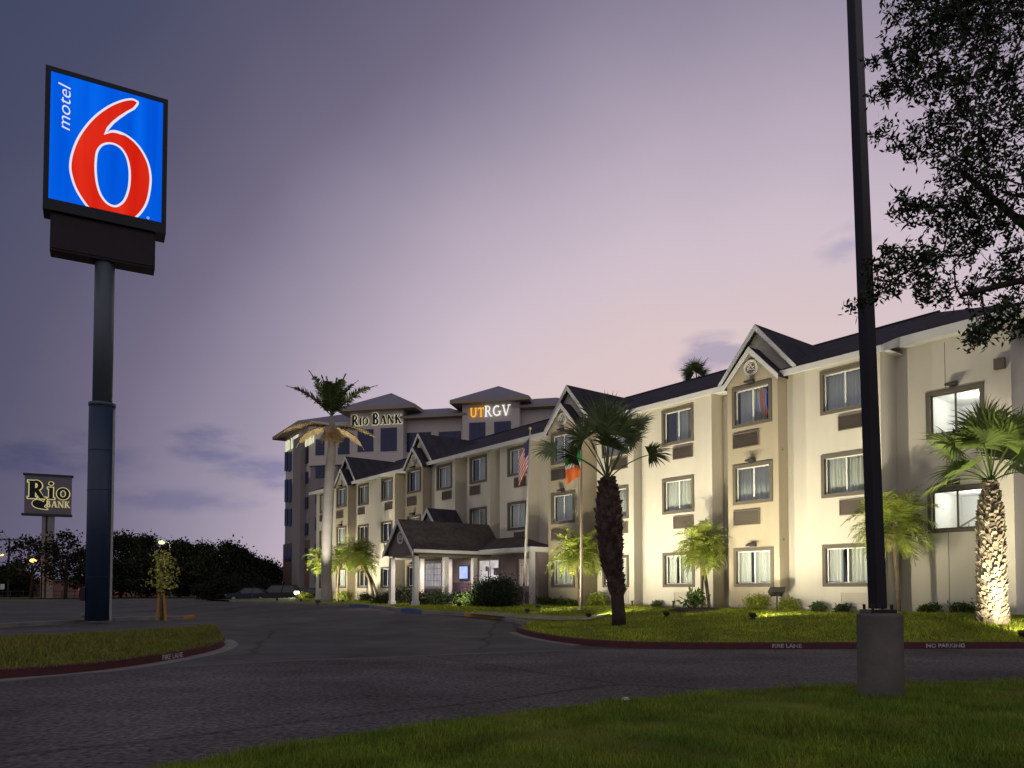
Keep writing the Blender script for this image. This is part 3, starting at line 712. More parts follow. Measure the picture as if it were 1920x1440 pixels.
# shed roof over the lobby, hipped at its near end
LE = LU-.25
sh = FB(); zt = 3.86; pe2 = 1.55
sh.fq([(24.3, 0.02, zt), (14.75, 0.02, zt), (LE, pe2, 3.22), (24.3, pe2, 3.22)]); sh.fq([(14.75, .02, zt), (LE, .02, 3.22), (LE, pe2, 3.22)])
sh.fq([(24.3, .02, 3.21), (LE, .02, 3.21), (LE, pe2, 3.21), (24.3, pe2, 3.21)])
shr = sh.build('lobby_roof', can_sh, motel)
f = FB(); f.fb(24.3, LE, pe2, pe2+.03, 3.0, 3.2); f.fb(LE, LE-.03, .02, pe2+.03, 3.0, 3.2); f.build('fascia', white_t, shr)
f = FB(); f.fb(24.2, LE+.05, .02, pe2-.02, 2.98, 3.0); f.build('soffit', white_t, shr)
for u in (LE+.15,): f = FB(); f.fb(u-.1, u+.1, pe2-.32, pe2-.12, PAD-.3, 2.98); f.build('post', white_t, motel)
# second small gable above the lobby
g2 = FB(); uc, hw_ = 20.42, 1.35; g2.fq([(uc+hw_, 1.70, 3.9), (uc-hw_, 1.70, 3.9), (uc-hw_, 1.70, 4.05), (uc, 1.70, 5.55), (uc+hw_, 1.70, 4.05)])
for s_ in (-1, 1): g2.fq([(uc+s_*hw_, 1.7, 3.2), (uc+s_*hw_, 0, 3.2), (uc+s_*hw_, 0, 4.05), (uc+s_*hw_, 1.7, 4.05)])
g2.fq([(uc+hw_, 1.70, 3.2), (uc-hw_, 1.70, 3.2), (uc-hw_, 1.70, 3.9), (uc+hw_, 1.70, 3.9)])
lg = g2.build('lobby_gable', mat('unlit_gable_tan', (.19, .155, .13), .9, (.165, .135, .115), 1), motel); rake_roof(lg, uc, hw_, 1.85, .02, 4.05, 5.57, 'lobby_gable_roof', shingle, over=.1); emblem(lg, uc, 1.7, 4.55, .24)  # unlit look of the tan gables put into a darker colour
# entrance porch
PU, PH, PF = 17.36, 1.22, 5.12
porch = FB()
porch.fq([(PU+PH, PF, 2.86), (PU-PH, PF, 2.86), (PU-PH, PF, 3.18), (PU, PF, 4.52), (PU+PH, PF, 3.18)])
porch.fq([(PU+PH, PF-.22, 2.86), (PU-PH, PF-.22, 2.86), (PU-PH, PF-.22, 3.18), (PU, PF-.22, 4.52), (PU+PH, PF-.22, 3.18)])
porch.fq([(PU+PH, PF, 2.86), (PU-PH, PF, 2.86), (PU-PH, PF-.22, 2.86), (PU+PH, PF-.22, 2.86)])
for s_ in (-1, 1): porch.fb(PU+s_*(PH-.2), PU+s_*PH, .9, PF-.23, 2.82, 3.16)
pg = porch.build('entrance_porch', MATS['unlit_gable_tan'], motel)
rake_roof(pg, PU, PH, PF+.18, .02, 3.18, 4.55, 'porch_roof', can_sh, over=.22)
f = FB()
for s_ in (-1, 1):
    u = PU+s_*(PH+.23); f.fb(u-.02, u+.02, 1.56, PF+.17, 2.98, 3.13)
f.build('eave_board', white_t, pg)
f = FB(); f.fb(PU-PH+.2, PU+PH-.2, .92, PF-.24, 2.9, 2.92); f.build('porch_ceiling', mat('porch_ceiling', (.45, .40, .35), .9), pg)
for s_ in (-1, 1):
    for p in (PF-.14, 3.35, 1.70):
        f = FB(); u = PU+s_*(PH-.11); f.fb(u-.11, u+.11, p-.11, p+.11, -.1, 2.82); f.fb(u-.14, u+.14, p-.14, p+.14, -.1, .75); f.build('post', white_t, pg)
emblem(pg, PU, PF, 3.72, .30)
# downpipes, utility boxes and stubs along the wall
for u, p in ((-5.6, -1.0),):
    f = FB(); f.fb(u-.13, u+.13, p, p+.14, 7.45, 7.75); f.build('junction_box', trim_m, motel)
for px, py, h in ((1263, 1141, .22), (1380, 1140, .55), (1186, 1139, .2)):
    u, z = on_front(px, py, .1); f = MB(); f.tube([L(u, .12, .35), L(u, .12, .60+h)], .035, 8); f.tube([L(u, .12, .60+h), L(u, .12, .64+h)], .06, 8); f.build('vent_pipe', lampd, motel)
for px in (1476,):
    for z in (2.9, 5.9): f = FB(); f.fb(.47-.08, .47-.0, .25, .33, z, z+.1); f.build('sensor', lampd, motel)
from mathutils.geometry import tessellate_polygon

# ------------------------------------------------------------------ tall roadside sign
steel_b = mat('sign_pole_blue', (.012, .026, .058), .5, (.017, .034, .066), .9, .15, 12, spec=.4, stretch=(1, 1, .4))
steel_g = mat('sign_pole_grey', (.062, .078, .095), .5, (.078, .095, .112), .8, spec=.4)
cab_m = mat('sign_cabinet', (.008, .010, .018), .5, spec=.3); low_m = mat('sign_lower_box', (.016, .008, .011), .6, (.022, .012, .014), 1.5, spec=.25)
KS = .952                                              # the sign stands on the median, a little nearer than first measured
PL, PR_ = Vector((-18.07*KS, 28.25*KS, 0)), Vector((-14.30*KS, 30.35*KS, 0))
ex_ = (PR_-PL).normalized(); WS = (PR_-PL).length; ny = Vector((0, 0, 1)).cross(ex_)      # local y points away from the viewer
mid = (PL+PR_)/2 + ny*.42
base = at_depth(184, 1163.5, mid.y+.05)
tall = thing('roadside_sign', 'tall illuminated blue sign with a big red 6 on a thick blue pole', 'sign', (base.x, base.y, .12), math.atan2(ex_.y, ex_.x))
MI = Matrix.Rotation(-math.atan2(ex_.y, ex_.x), 4, 'Z') @ Matrix.Translation(-Vector((base.x, base.y, .12)))
OL = MI @ PL                                           # lower left corner of the face plane in sign coordinates
ox, oy = OL.x, OL.y; top = at_depth(192, 490, 29.3+.3); pj = MI @ Vector((top.x, top.y, 8.6))
zb_, zt_ = 1.3+14.42*KS+.10, 1.3+20.3*KS-.12
mb = MB(); mb.tube([(0, 0, 0), (0.0, 0, 8.15)], .45, 28); lowp = mb.build('pole', steel_b, tall, True)
mb = MB(); mb.tube([(0, 0, 8.15), (0, 0, 8.27)], [.47, .47], 28).tube([(0, 0, 8.27), (0, 0, 14.5)], .345, 28); mb.build('upper_pole', steel_g, tall, True)
sw = MB()
for z in (1.6, 3.2, 4.9, 6.4): sw.tube([(math.cos(t)*.45, math.sin(t)*.45, z+.05*t/6) for t in np.linspace(0, 2*PI, 30)], .012, 5)
sw.build('weld_seam', steel_b, lowp)
mb = MB(); mb.tube([(.40, -.26, .0), (.40, -.26, 8.0)], .045, 8); mb.build('conduit', mat('conduit_grey', (.32, .32, .31), .5), tall)
mb = MB(); mb.box(-.62, -.44, -.2, .08, .75, 1.25); mb.build('switch_box', cab_m, tall, bevel=.01)
D = .84
mb = MB(); fr_ = .17
mb.box(ox, ox+WS, oy+.02, oy+D, zb_, zt_)
mb.box(ox, ox+WS, oy-.06, oy+.019, zt_-fr_, zt_).box(ox, ox+WS, oy-.06, oy+.019, zb_, zb_+fr_+.24).box(ox, ox+fr_, oy-.06, oy+.019, zb_+fr_+.24, zt_-fr_).box(ox+WS-fr_, ox+WS, oy-.06, oy+.019, zb_+fr_+.24, zt_-fr_)
cab = mb.build('cabinet', cab_m, tall)
mb = MB(); lx0 = ox+.24; lx1 = ox+WS-.36; mb.box(lx0, lx1, oy+.08, oy+D-.06, 13.58+.10, zb_-.003); lb = mb.build('lower_box', low_m, tall, bevel=.02)
mb = MB(); mb.box(lx0+.05, lx1-.05, oy+.05, oy+.079, 13.68+.10, zb_-.1); mb.build('blank_panel', low_m, lb)
# faces
fx0, fx1, fz0, fz1 = ox+fr_, ox+WS-fr_, zb_+fr_+.24, zt_-fr_
blue_e = emat('sign_blue_light', lin(0, 82, 214), 1.0, lin(4, 102, 236), 1.0, (1.6, 1.6, .10))
red_e = emat('sign_red_light', lin(206, 28, 14), 1.0, lin(228, 48, 28), 1.0, (1.6, 1.6, .2)); wht_e = emat('sign_white_light', lin(226, 228, 240), 1.0)
mb = MB(); mb.box(fx0+.002, fx1-.002, oy-.02, oy+.0195, fz0+.002, fz1-.002); face = mb.build('sign_face', blue_e, tall)
TLc, TRc, BRc, BLc = (160, 95), (893, 320), (868, 1055), (140, 888)
def st(px, py):                                        # position on the face as fractions
    s, t = .5, .5
    for _ in range(30):
        def q(s, t): return ((1-t)*((1-s)*TLc[0]+s*TRc[0])+t*((1-s)*BLc[0]+s*BRc[0]), (1-t)*((1-s)*TLc[1]+s*TRc[1])+t*((1-s)*BLc[1]+s*BRc[1]))
        x, y = q(s, t); e = 1e-4; xs_, ys_ = q(s+e, t); xt, yt = q(s, t+e)
        a, b, c, d = (xs_-x)/e, (xt-x)/e, (ys_-y)/e, (yt-y)/e; det = a*d-b*c
        s += (d*(px-x)-b*(py-y))/det; t += (a*(py-y)-c*(px-x))/det
    return fx0+(fx1-fx0)*s, fz1-(fz1-fz0)*t
def crom(pts, n=8, closed=True):
    o = []; k = len(pts)
    for i in range(k):
        p0, p1, p2, p3 = (np.array(pts[(i+j-1) % k], float) for j in range(4))
        for j in range(n):
            t = j/n; o.append(tuple(.5*((2*p1)+(-p0+p2)*t+(2*p0-5*p1+4*p2-p3)*t*t+(-p0+3*p1-3*p2+p3)*t**3)))
    return o
def inset(pts, d):
    o = []; n = len(pts); area = sum(pts[i][0]*pts[(i+1) % n][1]-pts[(i+1) % n][0]*pts[i][1] for i in range(n)); sg = 1 if area > 0 else -1
    for i in range(n):
        a, b = pts[i-2], pts[(i+2) % n]; tx, tz = b[0]-a[0], b[1]-a[1]; l = math.hypot(tx, tz) or 1
        o.append((pts[i][0]-sg*tz/l*d, pts[i][1]+sg*tx/l*d))
    return o
six_a = [(718, 328), (700, 288), (655, 280), (590, 292), (515, 322), (435, 375), (368, 443), (315, 522), (280, 612), (268, 692), (279, 762), (304, 832), (345, 902), (395, 965), (470, 1040), (580, 1080), (680, 1035), (742, 985), (782, 920), (803, 832), (805, 758), (787, 680), (745, 602), (690, 540), (630, 498), (575, 476)]
six = [st(*q) for q in crom(six_a, 8)]
cut = [i for i, q in enumerate(six)]
# the notch under the upper arm is a sharp corner: insert it between the last and the first points
last = [st(*q) for q in ((603, 485), (577, 476), (552, 472), (530, 474), (510, 489), (526, 467), (558, 433), (599, 403), (650, 372), (697, 350))]
k_end = (len(six_a)-2)*8+1
white6 = six[:k_end]+last
def clipz(pts): return [(x, max(z, fz0+.004)) for x, z in pts]
red6 = inset(white6, .078)
red6[-10:] = [(x-.0, z) for x, z in [st(*q) for q in ((598, 502), (573, 493), (550, 489), (528, 491), (490, 502), (510, 455), (546, 419), (588, 389), (640, 360), (684, 340))]]
def flat(pts, y0, y1, name, m, par):
    tri = tessellate_polygon([[Vector((x, z, 0)) for x, z in pts]]); n = len(pts); mb = MB()
    mb.add([(x, y0, z) for x, z in pts]+[(x, y1, z) for x, z in pts], [tuple(t) for t in tri]+[(i, (i+1) % n, (i+1) % n+n, i+n) for i in range(n)])
    return mb.build(name, m, par)
num = flat(clipz(white6), oy-.030, oy-.0205, 'number_outline', wht_e, tall)
flat(clipz(red6), oy-.036, oy-.0305, 'number', red_e, num)
cnt = [(440, 600), (470, 562), (512, 549), (560, 556), (610, 588), (645, 642), (663, 712), (665, 782), (655, 850), (628, 912), (590, 944), (550, 950), (500, 925), (460, 872), (437, 802), (428, 722), (430, 655)]
c1 = [st(*q) for q in crom(cnt, 5)]
flat(c1, oy-.042, oy-.0365, 'counter_outline', wht_e, num); flat(inset(c1, .078), oy-.048, oy-.0425, 'counter', blue_e, num)
me = text_mesh('motel', 1.0, .004, shear=.22, name='lettering', bold=-.008)
vv = np.array([v.co for v in me.vertices]); w0, h0 = np.ptp(vv[:, 0]), np.ptp(vv[:, 1])
p0, p1 = st(205, 452), st(270, 185); Lw = p1[1]-p0[1]; Hh = st(270, 300)[0]-st(192, 300)[0]
M4 = Matrix.Translation(((p0[0]+st(268, 452)[0])/2-.0, oy-.030, (p0[1]+p1[1])/2)) @ Matrix.Rotation(PI/2, 4, 'X') @ Matrix.Rotation(PI/2, 4, 'Z') @ Matrix.Diagonal((Lw/w0, Hh/h0, 1, 1)) @ Matrix.Translation((-(vv[:, 0].min()+w0/2), -(vv[:, 1].min()+h0/2), 0))
me.transform(M4); link('lettering', me, wht_e, tall)
rg = st(778, 1022); mb = MB(); mb.tube([(rg[0]+math.cos(t)*.04, oy-.03, rg[1]+math.sin(t)*.04) for t in np.linspace(0, 2*PI, 13)], .008, 5); mb.build('trademark_ring', wht_e, tall)

# ------------------------------------------------------------------ letter maker (serif capitals as real blocks)
def glyph(ch, t=.20, s=.07, grow=0.0):
    """polygons in a 0..w by 0..1 box"""
    P = []; q = .07
    def bar(x0, x1, y0, y1): P.append([(x0-grow, y0-grow), (x1+grow, y0-grow), (x1+grow, y1+grow), (x0-grow, y1+grow)])
    def diag(x0, y0, x1, y1, w_): 
        w_ += grow; P.append([(x0-w_/2, y0-grow), (x0+w_/2, y0-grow), (x1+w_/2, y1+grow), (x1-w_/2, y1+grow)])
    def arc(cx, cy, rx, ry, a0, a1, th, n=12):
        for i in range(n):
            a, b = R(a0+(a1-a0)*i/n), R(a0+(a1-a0)*(i+1)/n); tt = th/2+grow
            P.append([(cx+math.cos(a)*(rx+tt), cy+math.sin(a)*(ry+tt*.8)), (cx+math.cos(b)*(rx+tt), cy+math.sin(b)*(ry+tt*.8)), (cx+math.cos(b)*(rx-tt), cy+math.sin(b)*(ry-tt*.8)), (cx+math.cos(a)*(rx-tt), cy+math.sin(a)*(ry-tt*.8))])
    def ser(xc, y): bar(xc-t/2-s, xc+t/2+s, y, y+q) if y < .5 else bar(xc-t/2-s, xc+t/2+s, y-q, y)
    wd = .8
    if ch == 'I': bar(.1, .1+t, 0, 1); ser(.1+t/2, 0); ser(.1+t/2, 1); wd = .2+t
    elif ch == 'B':
        bar(.1, .1+t, 0, 1); ser(.1+t/2, 0); ser(.1+t/2, 1); arc(.34, .755, .20, .205, -90, 90, t*.75); arc(.36, .27, .25, .235, -90, 90, t*.8)
        for y in (.0, .48, .93): bar(.2, .36, y, y+q)
        wd = .78
    elif ch == 'R':
        bar(.1, .1+t, 0, 1); ser(.1+t/2, 0); ser(.1+t/2, 1); arc(.36, .73, .22, .225, -90, 90, t*.75)
        for y in (.47, .93): bar(.2, .38, y, y+q)
        diag(.70, 0, .40, .5, t*.95); bar(.62, .86, 0, q); wd = .85
    elif ch == 'O': arc(.45, .5, .34, .42, 0, 360, t*.8, 24); wd = .9
    elif ch == 'A': diag(.12, 0, .42, 1, t*.5); diag(.74, 0, .46, 1, t*1.05); bar(.25, .62, .28, .28+q); bar(.0, .26, 0, q); bar(.56, .92, 0, q); wd = .9
    elif ch == 'N': bar(.12, .12+t*.5, 0, 1); bar(.74, .74+t*.5, 0, 1); diag(.78, 0, .18, 1, t); bar(.02, .32, 0, q); bar(.62, .94, 1-q, 1); bar(.0, .24, 1-q, 1); wd = .95
    elif ch == 'K': bar(.1, .1+t, 0, 1); ser(.1+t/2, 0); ser(.1+t/2, 1); diag(.28, .42, .68, 1, t*.5); diag(.76, 0, .40, .58, t); bar(.55, .80, 1-q, 1); bar(.62, .92, 0, q); wd = .9
    elif ch == 'U': bar(.1, .1+t, .3, 1); bar(.66, .66+t, .3, 1); arc(.38+t/2, .32, .28, .26, 180, 360, t, 14); ser(.1+t/2, 1); ser(.66+t/2, 1); wd = .95
    elif ch == 'T': bar(.36, .36+t, 0, 1); ser(.36+t/2, 0); bar(.05, .78, 1-q*1.5, 1); bar(.05, .13, .8, 1); bar(.70, .78, .8, 1); wd = .84
    elif ch == 'G': arc(.48, .5, .37, .43, 55, 325, t, 20); bar(.70, .70+t*.9, .08, .45); bar(.58, .92, .40, .46); wd = .98
    elif ch == 'V': diag(.42, 0, .14, 1, t*1.0); diag(.46, 0, .76, 1, t*.55); bar(.0, .30, 1-q, 1); bar(.62, .92, 1-q, 1); wd = .92
    elif ch == 'i': bar(.08, .08+t, 0, .64); ser(.08+t/2, 0); bar(.02, .1, .57, .64); arc(.08+t/2, .86, .05, .05, 0, 360, .1, 10); wd = .18+t
    elif ch == 'o': arc(.32, .32, .22, .26, 0, 360, t*.85, 20); wd = .66
    return P, wd
def letters(parent, txt, x0, z0, size, y, depth, m, back=None, track=.06, t=.2, grow=.05, scale_x=1.0, sizes=None):
    """letters on the plane y (facing -y) starting at x0; each letter its own mesh"""
    x = x0
    for i, ch in enumerate(txt):
        if ch == ' ': x += size*.35; continue
        sz = sizes[i] if sizes else size
        P, wd = glyph(ch, t); mb = MB()
        for j, p in enumerate(P):
            e = .0015*(j % 5)
            mb.prism([(x+px*sz*scale_x, y-.03, z0+pz*sz) for px, pz in p], (0, -depth-e, 0))
        lt = mb.build('letter', m[i] if isinstance(m, list) else m, parent)
        if back is not None:
            P, wd = glyph(ch, t, grow=grow); mb = MB()
            for j, p in enumerate(P): mb.prism([(x+px*sz*scale_x, y+.012, z0+pz*sz) for px, pz in p], (0, -.030-.0012*(j % 5), 0))
            mb.build('halo', back, lt)
        x += (wd+track)*sz*scale_x
    return x

# ------------------------------------------------------------------ bank pylon sign far left
pil_m = mat('pylon_stone', (.22, .195, .20), .9, (.17, .15, .155), .5); pan_m = mat('pylon_panel', (.155, .140, .155), .8, (.13, .118, .13), .5, stretch=(1, 1, 6)); cap_m = mat('pylon_cap', (.035, .03, .035), .7)
blk = mat('black_letter', (.006, .006, .007), .5); halo_e = emat('letter_halo', lin(208, 196, 140), .85)
bl = G(87, 1122.5); dR = bl.y; sR = dR/FPX
rio = thing('bank_sign', 'grey square bank sign with black and gold lettering on twin stone pillars', 'sign', tuple(bl), R(26))
def rx(px): return (px-87)*sR*.853
def rzz(py): return (1122.5-py)*sR*1.005
for a, b in ((75, 82), (86, 98.5)):
    mb = MB(); mb.box(rx(a), rx(b), .1, .7, 0, rzz(968)); mb.build('pillar', pil_m, rio)
mb = MB(); mb.box(rx(72), rx(99.5), .05, .75, rzz(1005), rzz(1001)); mb.build('band', pil_m, rio)
mb = MB(); mb.box(rx(82)+.001, rx(86)-.001, .2, .6, 0, rzz(968)); mb.build('dark_core', cap_m, rio)
mb = MB(); mb.box(rx(42), rx(130), 0, .8, rzz(964), rzz(893)); pn = mb.build('panel', pan_m, rio)
mb = MB(); mb.box(rx(38.5), rx(133), -.12, .92, rzz(893)+.002, rzz(889.5)).box(rx(37), rx(132), -.12, .92, rzz(968), rzz(964)-.002); mb.build('cap', cap_m, rio)
letters(rio, 'R', rx(47), rzz(936), sR*33, -.02, .08, blk, halo_e, t=.26, grow=.05, scale_x=1.05)
letters(rio, 'io', rx(84.5), rzz(936), sR*34, -.02, .08, blk, halo_e, t=.19, grow=.045, scale_x=1.0, track=.06)
letters(rio, 'BANK', rx(82), rzz(951.5), sR*12, -.02, .08, emat('gold_letter', lin(190, 178, 130), .85), None, t=.24, scale_x=.92, track=.02)
swq = [(84, 936), (84, 944), (79, 950.5), (86, 955.5), (76, 955), (63, 952.5), (57, 947), (59, 941), (66, 938.5), (73, 940), (78, 942), (80, 938)]
sws = crom([(rx(a), rzz(b)) for a, b in swq], 4)
o = flat(sws, -.10, -.02, 'swash', blk, rio); flat(inset(sws, -sR*1.3), -.015, -.001, 'halo', halo_e, o)

# ------------------------------------------------------------------ six-storey office building behind
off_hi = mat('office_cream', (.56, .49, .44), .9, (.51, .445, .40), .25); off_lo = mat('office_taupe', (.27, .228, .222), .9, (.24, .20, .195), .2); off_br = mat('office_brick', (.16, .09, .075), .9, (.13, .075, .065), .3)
off_roof = mat('office_roof', (.20, .185, .225), .7, (.175, .16, .20), .4); off_soff = mat('office_soffit', (.30, .235, .19), .8); off_glass = mat('office_window_glass', (.016, .020, .085), .2, spec=.4); off_fr = mat('office_frame', (.05, .05, .08), .5)  # window glass: sky reflection put into its navy base colour
PA = at_depth(580, 1105, 110); PB = at_depth(1068, 1105, 101.5); PA.z = PB.z = 0
oe = (PB-PA).normalized(); OW = (PB-PA).length; on = Vector((oe.y, -oe.x, 0))
office = thing('office_building', 'six-storey taupe office block with hipped towers rising behind the motel', 'office', tuple(PA), math.atan2(oe.y, oe.x))
def of(px, py, q=0.0):                                  # pixel -> (s, z) on the front plane pushed out by q
    r = ray(px, py); O = -(PA + on*q); t = -(O.x*on.x+O.y*on.y)/(r.x*on.x+r.y*on.y); P = r*t
    return (P-PA).dot(oe), CAMH+P.z
def owin(s0, s1, z0, z1, y, n=2, par=None):
    mb = MB(); mb.box(s0, s1, y-.08, y+.05, z0, z1); fm = mb.build('window', off_fr, par or office)
    mb = MB(); wdt = (s1-s0)/n
    for i in range(n):
        for za, zb2 in ((z0, z0+(z1-z0)*.62), (z0+(z1-z0)*.62, z1)): mb.box(s0+wdt*i+.06, s0+wdt*(i+1)-.06, y-.10, y-.0805, za+.06, zb2-.06)
    mb.build('pane', off_glass, fm)
zt0 = of(640, 788)[1]; zband = of(620, 868)[1]
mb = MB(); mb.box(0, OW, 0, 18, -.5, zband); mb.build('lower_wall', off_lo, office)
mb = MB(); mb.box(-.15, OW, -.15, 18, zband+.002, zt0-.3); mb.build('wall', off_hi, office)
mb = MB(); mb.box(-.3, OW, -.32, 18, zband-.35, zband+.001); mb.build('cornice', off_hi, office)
def hip(par, x0, x1, y0, y1, z, rise, name, inset_=None, th=.45):
    k = inset_ or min(x1-x0, y1-y0)/2
    mb = MB(); xm0, xm1 = x0+k, x1-k; ym0, ym1 = y0+k, y1-k
    if xm0 > xm1: xm0 = xm1 = (x0+x1)/2
    if ym0 > ym1: ym0 = ym1 = (y0+y1)/2
    b = [(x0, y0, z), (x1, y0, z), (x1, y1, z), (x0, y1, z)]; t = [(xm0, ym0, z+rise), (xm1, ym0, z+rise), (xm1, ym1, z+rise), (xm0, ym1, z+rise)]
    mb.add(b+t, [(0, 1, 5, 4), (1, 2, 6, 5), (2, 3, 7, 6), (3, 0, 4, 7), (4, 5, 6, 7)])
    o = mb.build(name, off_roof, par)
    m2 = MB(); m2.box(x0, x1, y0, y1, z-th, z-.002); m2.build('eave', off_soff, o); return o
# roofs over the stretches between the towers
for a, b, ya, yb in ((760, 862, 785, 775), (975, 1068, 765, 752)):
    s0, zz = of(a, ya); s1, _ = of(b, yb); hip(office, s0-2, s1+1.5, -1.6, 17, zz, 1.7, 'roof', 3.6, .35)
    mb = MB(); mb.box(s0, s1, -.12, 10, zt0-.31, zz-.36); mb.build('wall', off_hi, office)
for a, b, ye, yp, eL, eR in ((656, 756, 771, 750, 632, 778), (867, 974, 756, 738, 843, 992)):
    q = 1.6; s0, _ = of(a, 800, q); s1, _ = of(b, 800, q); z1 = of((a+b)/2, ye, q)[1]
    mb = MB(); mb.box(s0, s1, -q, 10, zband-4.5, z1); tw = mb.build('tower', off_hi, office)
    e0_, _ = of(eL, ye, q+1.2); e1_, _ = of(eR, ye, q+1.2); hip(tw, e0_, e1_, -q-1.2, 11, z1+.45, (ye-yp)*.079+1.7, 'roof', None, .5)
for a, b, ya, yb, q, n in ((592, 608, 824, 853, .15, 2), (634, 657, 821, 851, .15, 2), (671, 700, 806, 846, 1.6, 3), (714, 744, 803, 845, 1.6, 3), (763, 808, 812, 846, .15, 5), (823, 864, 810, 842, .15, 4), (880, 910, 793, 830, 1.6, 3), (927, 958, 791, 828, 1.6, 3), (1000, 1040, 800, 832, .15, 4)):
    s0, z1 = of(a, ya, q); s1, z0 = of(b, yb, q); owin(s0, s1, z0, z1, -q, n)
for k in range(5):
    for a, b in ((592, 608), (634, 656), (676, 698), (720, 742), (770, 800), (830, 860)):
        s0, z1 = of(a, 873); s1, z0 = of(b, 896); owin(s0, s1, z0-3.85*k, z1-3.85*k, 0, 2)
# canted end wing on the left
PC = at_depth(533, 1105, 121); PC.z = 0
we = (PA-PC).normalized(); WW = (PA-PC).length
wing_m = MI2 = Matrix.Rotation(-math.atan2(oe.y, oe.x), 4, 'Z') @ Matrix.Translation(-PA)
cl = wing_m @ PC; wn_ = Vector((we.y, -we.x, 0)); wl = (wing_m.to_3x3() @ wn_); we_l = wing_m.to_3x3() @ we
def wp(s, q, z): v = cl + we_l*s + wl*q; return (v.x, v.y, z)
def wbox(mb, s0, s1, q0, q1, z0, z1): return mb.prism([wp(s0, q0, z0), wp(s1, q0, z0), wp(s1, q1, z0), wp(s0, q1, z0)], (0, 0, z1-z0))
def wof(px, py, q=0.0):
    r = ray(px, py); O = -(PC+wn_*q); t = -(O.x*wn_.x+O.y*wn_.y)/(r.x*wn_.x+r.y*wn_.y); P = r*t
    return (P-PC).dot(we), CAMH+P.z
ztw = wof(560, 800)[1]-.2
mb = MB(); wbox(mb, 0, WW-.01, -14, -.02, zband-2, ztw); mb.build('end_wing', off_hi, office)
mb = MB(); wbox(mb, 0, WW-.01, -14, -.0, 8.6, zband-2.002); mb.build('lower_wall', off_lo, office)
mb = MB(); wbox(mb, -.5, WW-.01, -14, .12, -.5, 8.59); mb.build('brick_base', off_br, office)
sA, _ = wof(549, 900, .9); sB, _ = wof(563, 900, .9)
mb = MB(); wbox(mb, sA, sB, -2, .9, -.5, ztw-2); mb.build('stair_pier', off_lo, office)
mb = MB(); v = [wp(-2.2, 1.6, ztw), wp(WW-1, 1.6, ztw), wp(WW-1, -15, ztw), wp(-2.2, -15, ztw)]; pk = [wp(WW*.45, -7, ztw+2.6), wp(WW*.75, -7, ztw+2.6)]
mb.add(v+pk, [(0, 1, 5, 4), (1, 2, 5), (2, 3, 4, 5), (3, 0, 4)]); o = mb.build('roof', off_roof, office)
mb = MB(); mb.prism([Vector(q)-Vector((0, 0, .5)) for q in v], (0, 0, .495)); mb.build('eave', off_soff, o)
for px0, px1 in ((566, 571), (573.5, 578.5)):
    for yt, yb in ((832, 868), (886, 905), (933, 953), (982, 1003), (1028, 1050)):
        s0, z1 = wof(px0, yt); s1, z0 = wof(px1, yb)
        mb = MB(); wbox(mb, s0, s1, .13, .17, z0, z1); mb.build('window', off_glass, office)
for px0, px1 in ((535.5, 540), (542, 547)):
    for yt, yb in ((848, 882), (900, 940), (955, 985), (1028, 1052)):
        s0, z1 = wof(px0, yt); s1, z0 = wof(px1, yb)
        mb = MB(); wbox(mb, s0, s1, .13, .17, z0, z1); mb.build('window', off_glass, office)
# wall signs
cream_e = emat('bank_halo', lin(228, 224, 190), .95); org_e = emat('orange_letter', lin(255, 178, 40), 1.1); whl_e = emat('white_letter', lin(245, 243, 238), 1.0)
def wall_sign(px0, pxz, q, label):
    s0, z0 = of(px0, pxz, q); P = PA + oe*s0 + on*(q+.14)
    return thing('wall_sign', label, 'sign', (P.x, P.y, z0), math.atan2(oe.y, oe.x)), PA.y/FPX*.96
ws, k = wall_sign(660, 799, 1.6, 'black bank lettering with pale glowing edges on the left office tower')
letters(ws, 'RIO BANK', 0, 0, k*17, .0, .10, mat('dark_letter', (.03, .026, .02), .5), cream_e, t=.24, grow=.035, scale_x=.90, track=.05, sizes=[k*20, k*15, k*15, 1, k*22, k*17, k*17, k*17])
ws, k = wall_sign(882, 783.5, 1.6, 'glowing orange and white letters on the right office tower')
letters(ws, 'UTRGV', 0, 0, k*20, .0, .12, [org_e, org_e, whl_e, whl_e, whl_e], None, t=.15, scale_x=.88, track=.02, sizes=[k*17, k*17, k*20, k*20, k*20])
for pz, lab in (((566, 838), 'pale lit letters on the inner face of the office end wing'), ((538, 848), 'pale lit letters at the far end of the office end wing')):
    s0, z0 = wof(*pz, .9 if pz[0] > 560 else .2); P = PC + we*s0 + wn_*(.35)
    t_ = thing('wall_sign', lab, 'sign', (P.x, P.y, z0), math.atan2(we.y, we.x)); letters(t_, 'RIO BANK' if pz[0] < 560 else 'UTRGV', 0, 0, 1.7, 0, .1, cream_e, None, t=.2, scale_x=.62 if pz[0] < 560 else .55)

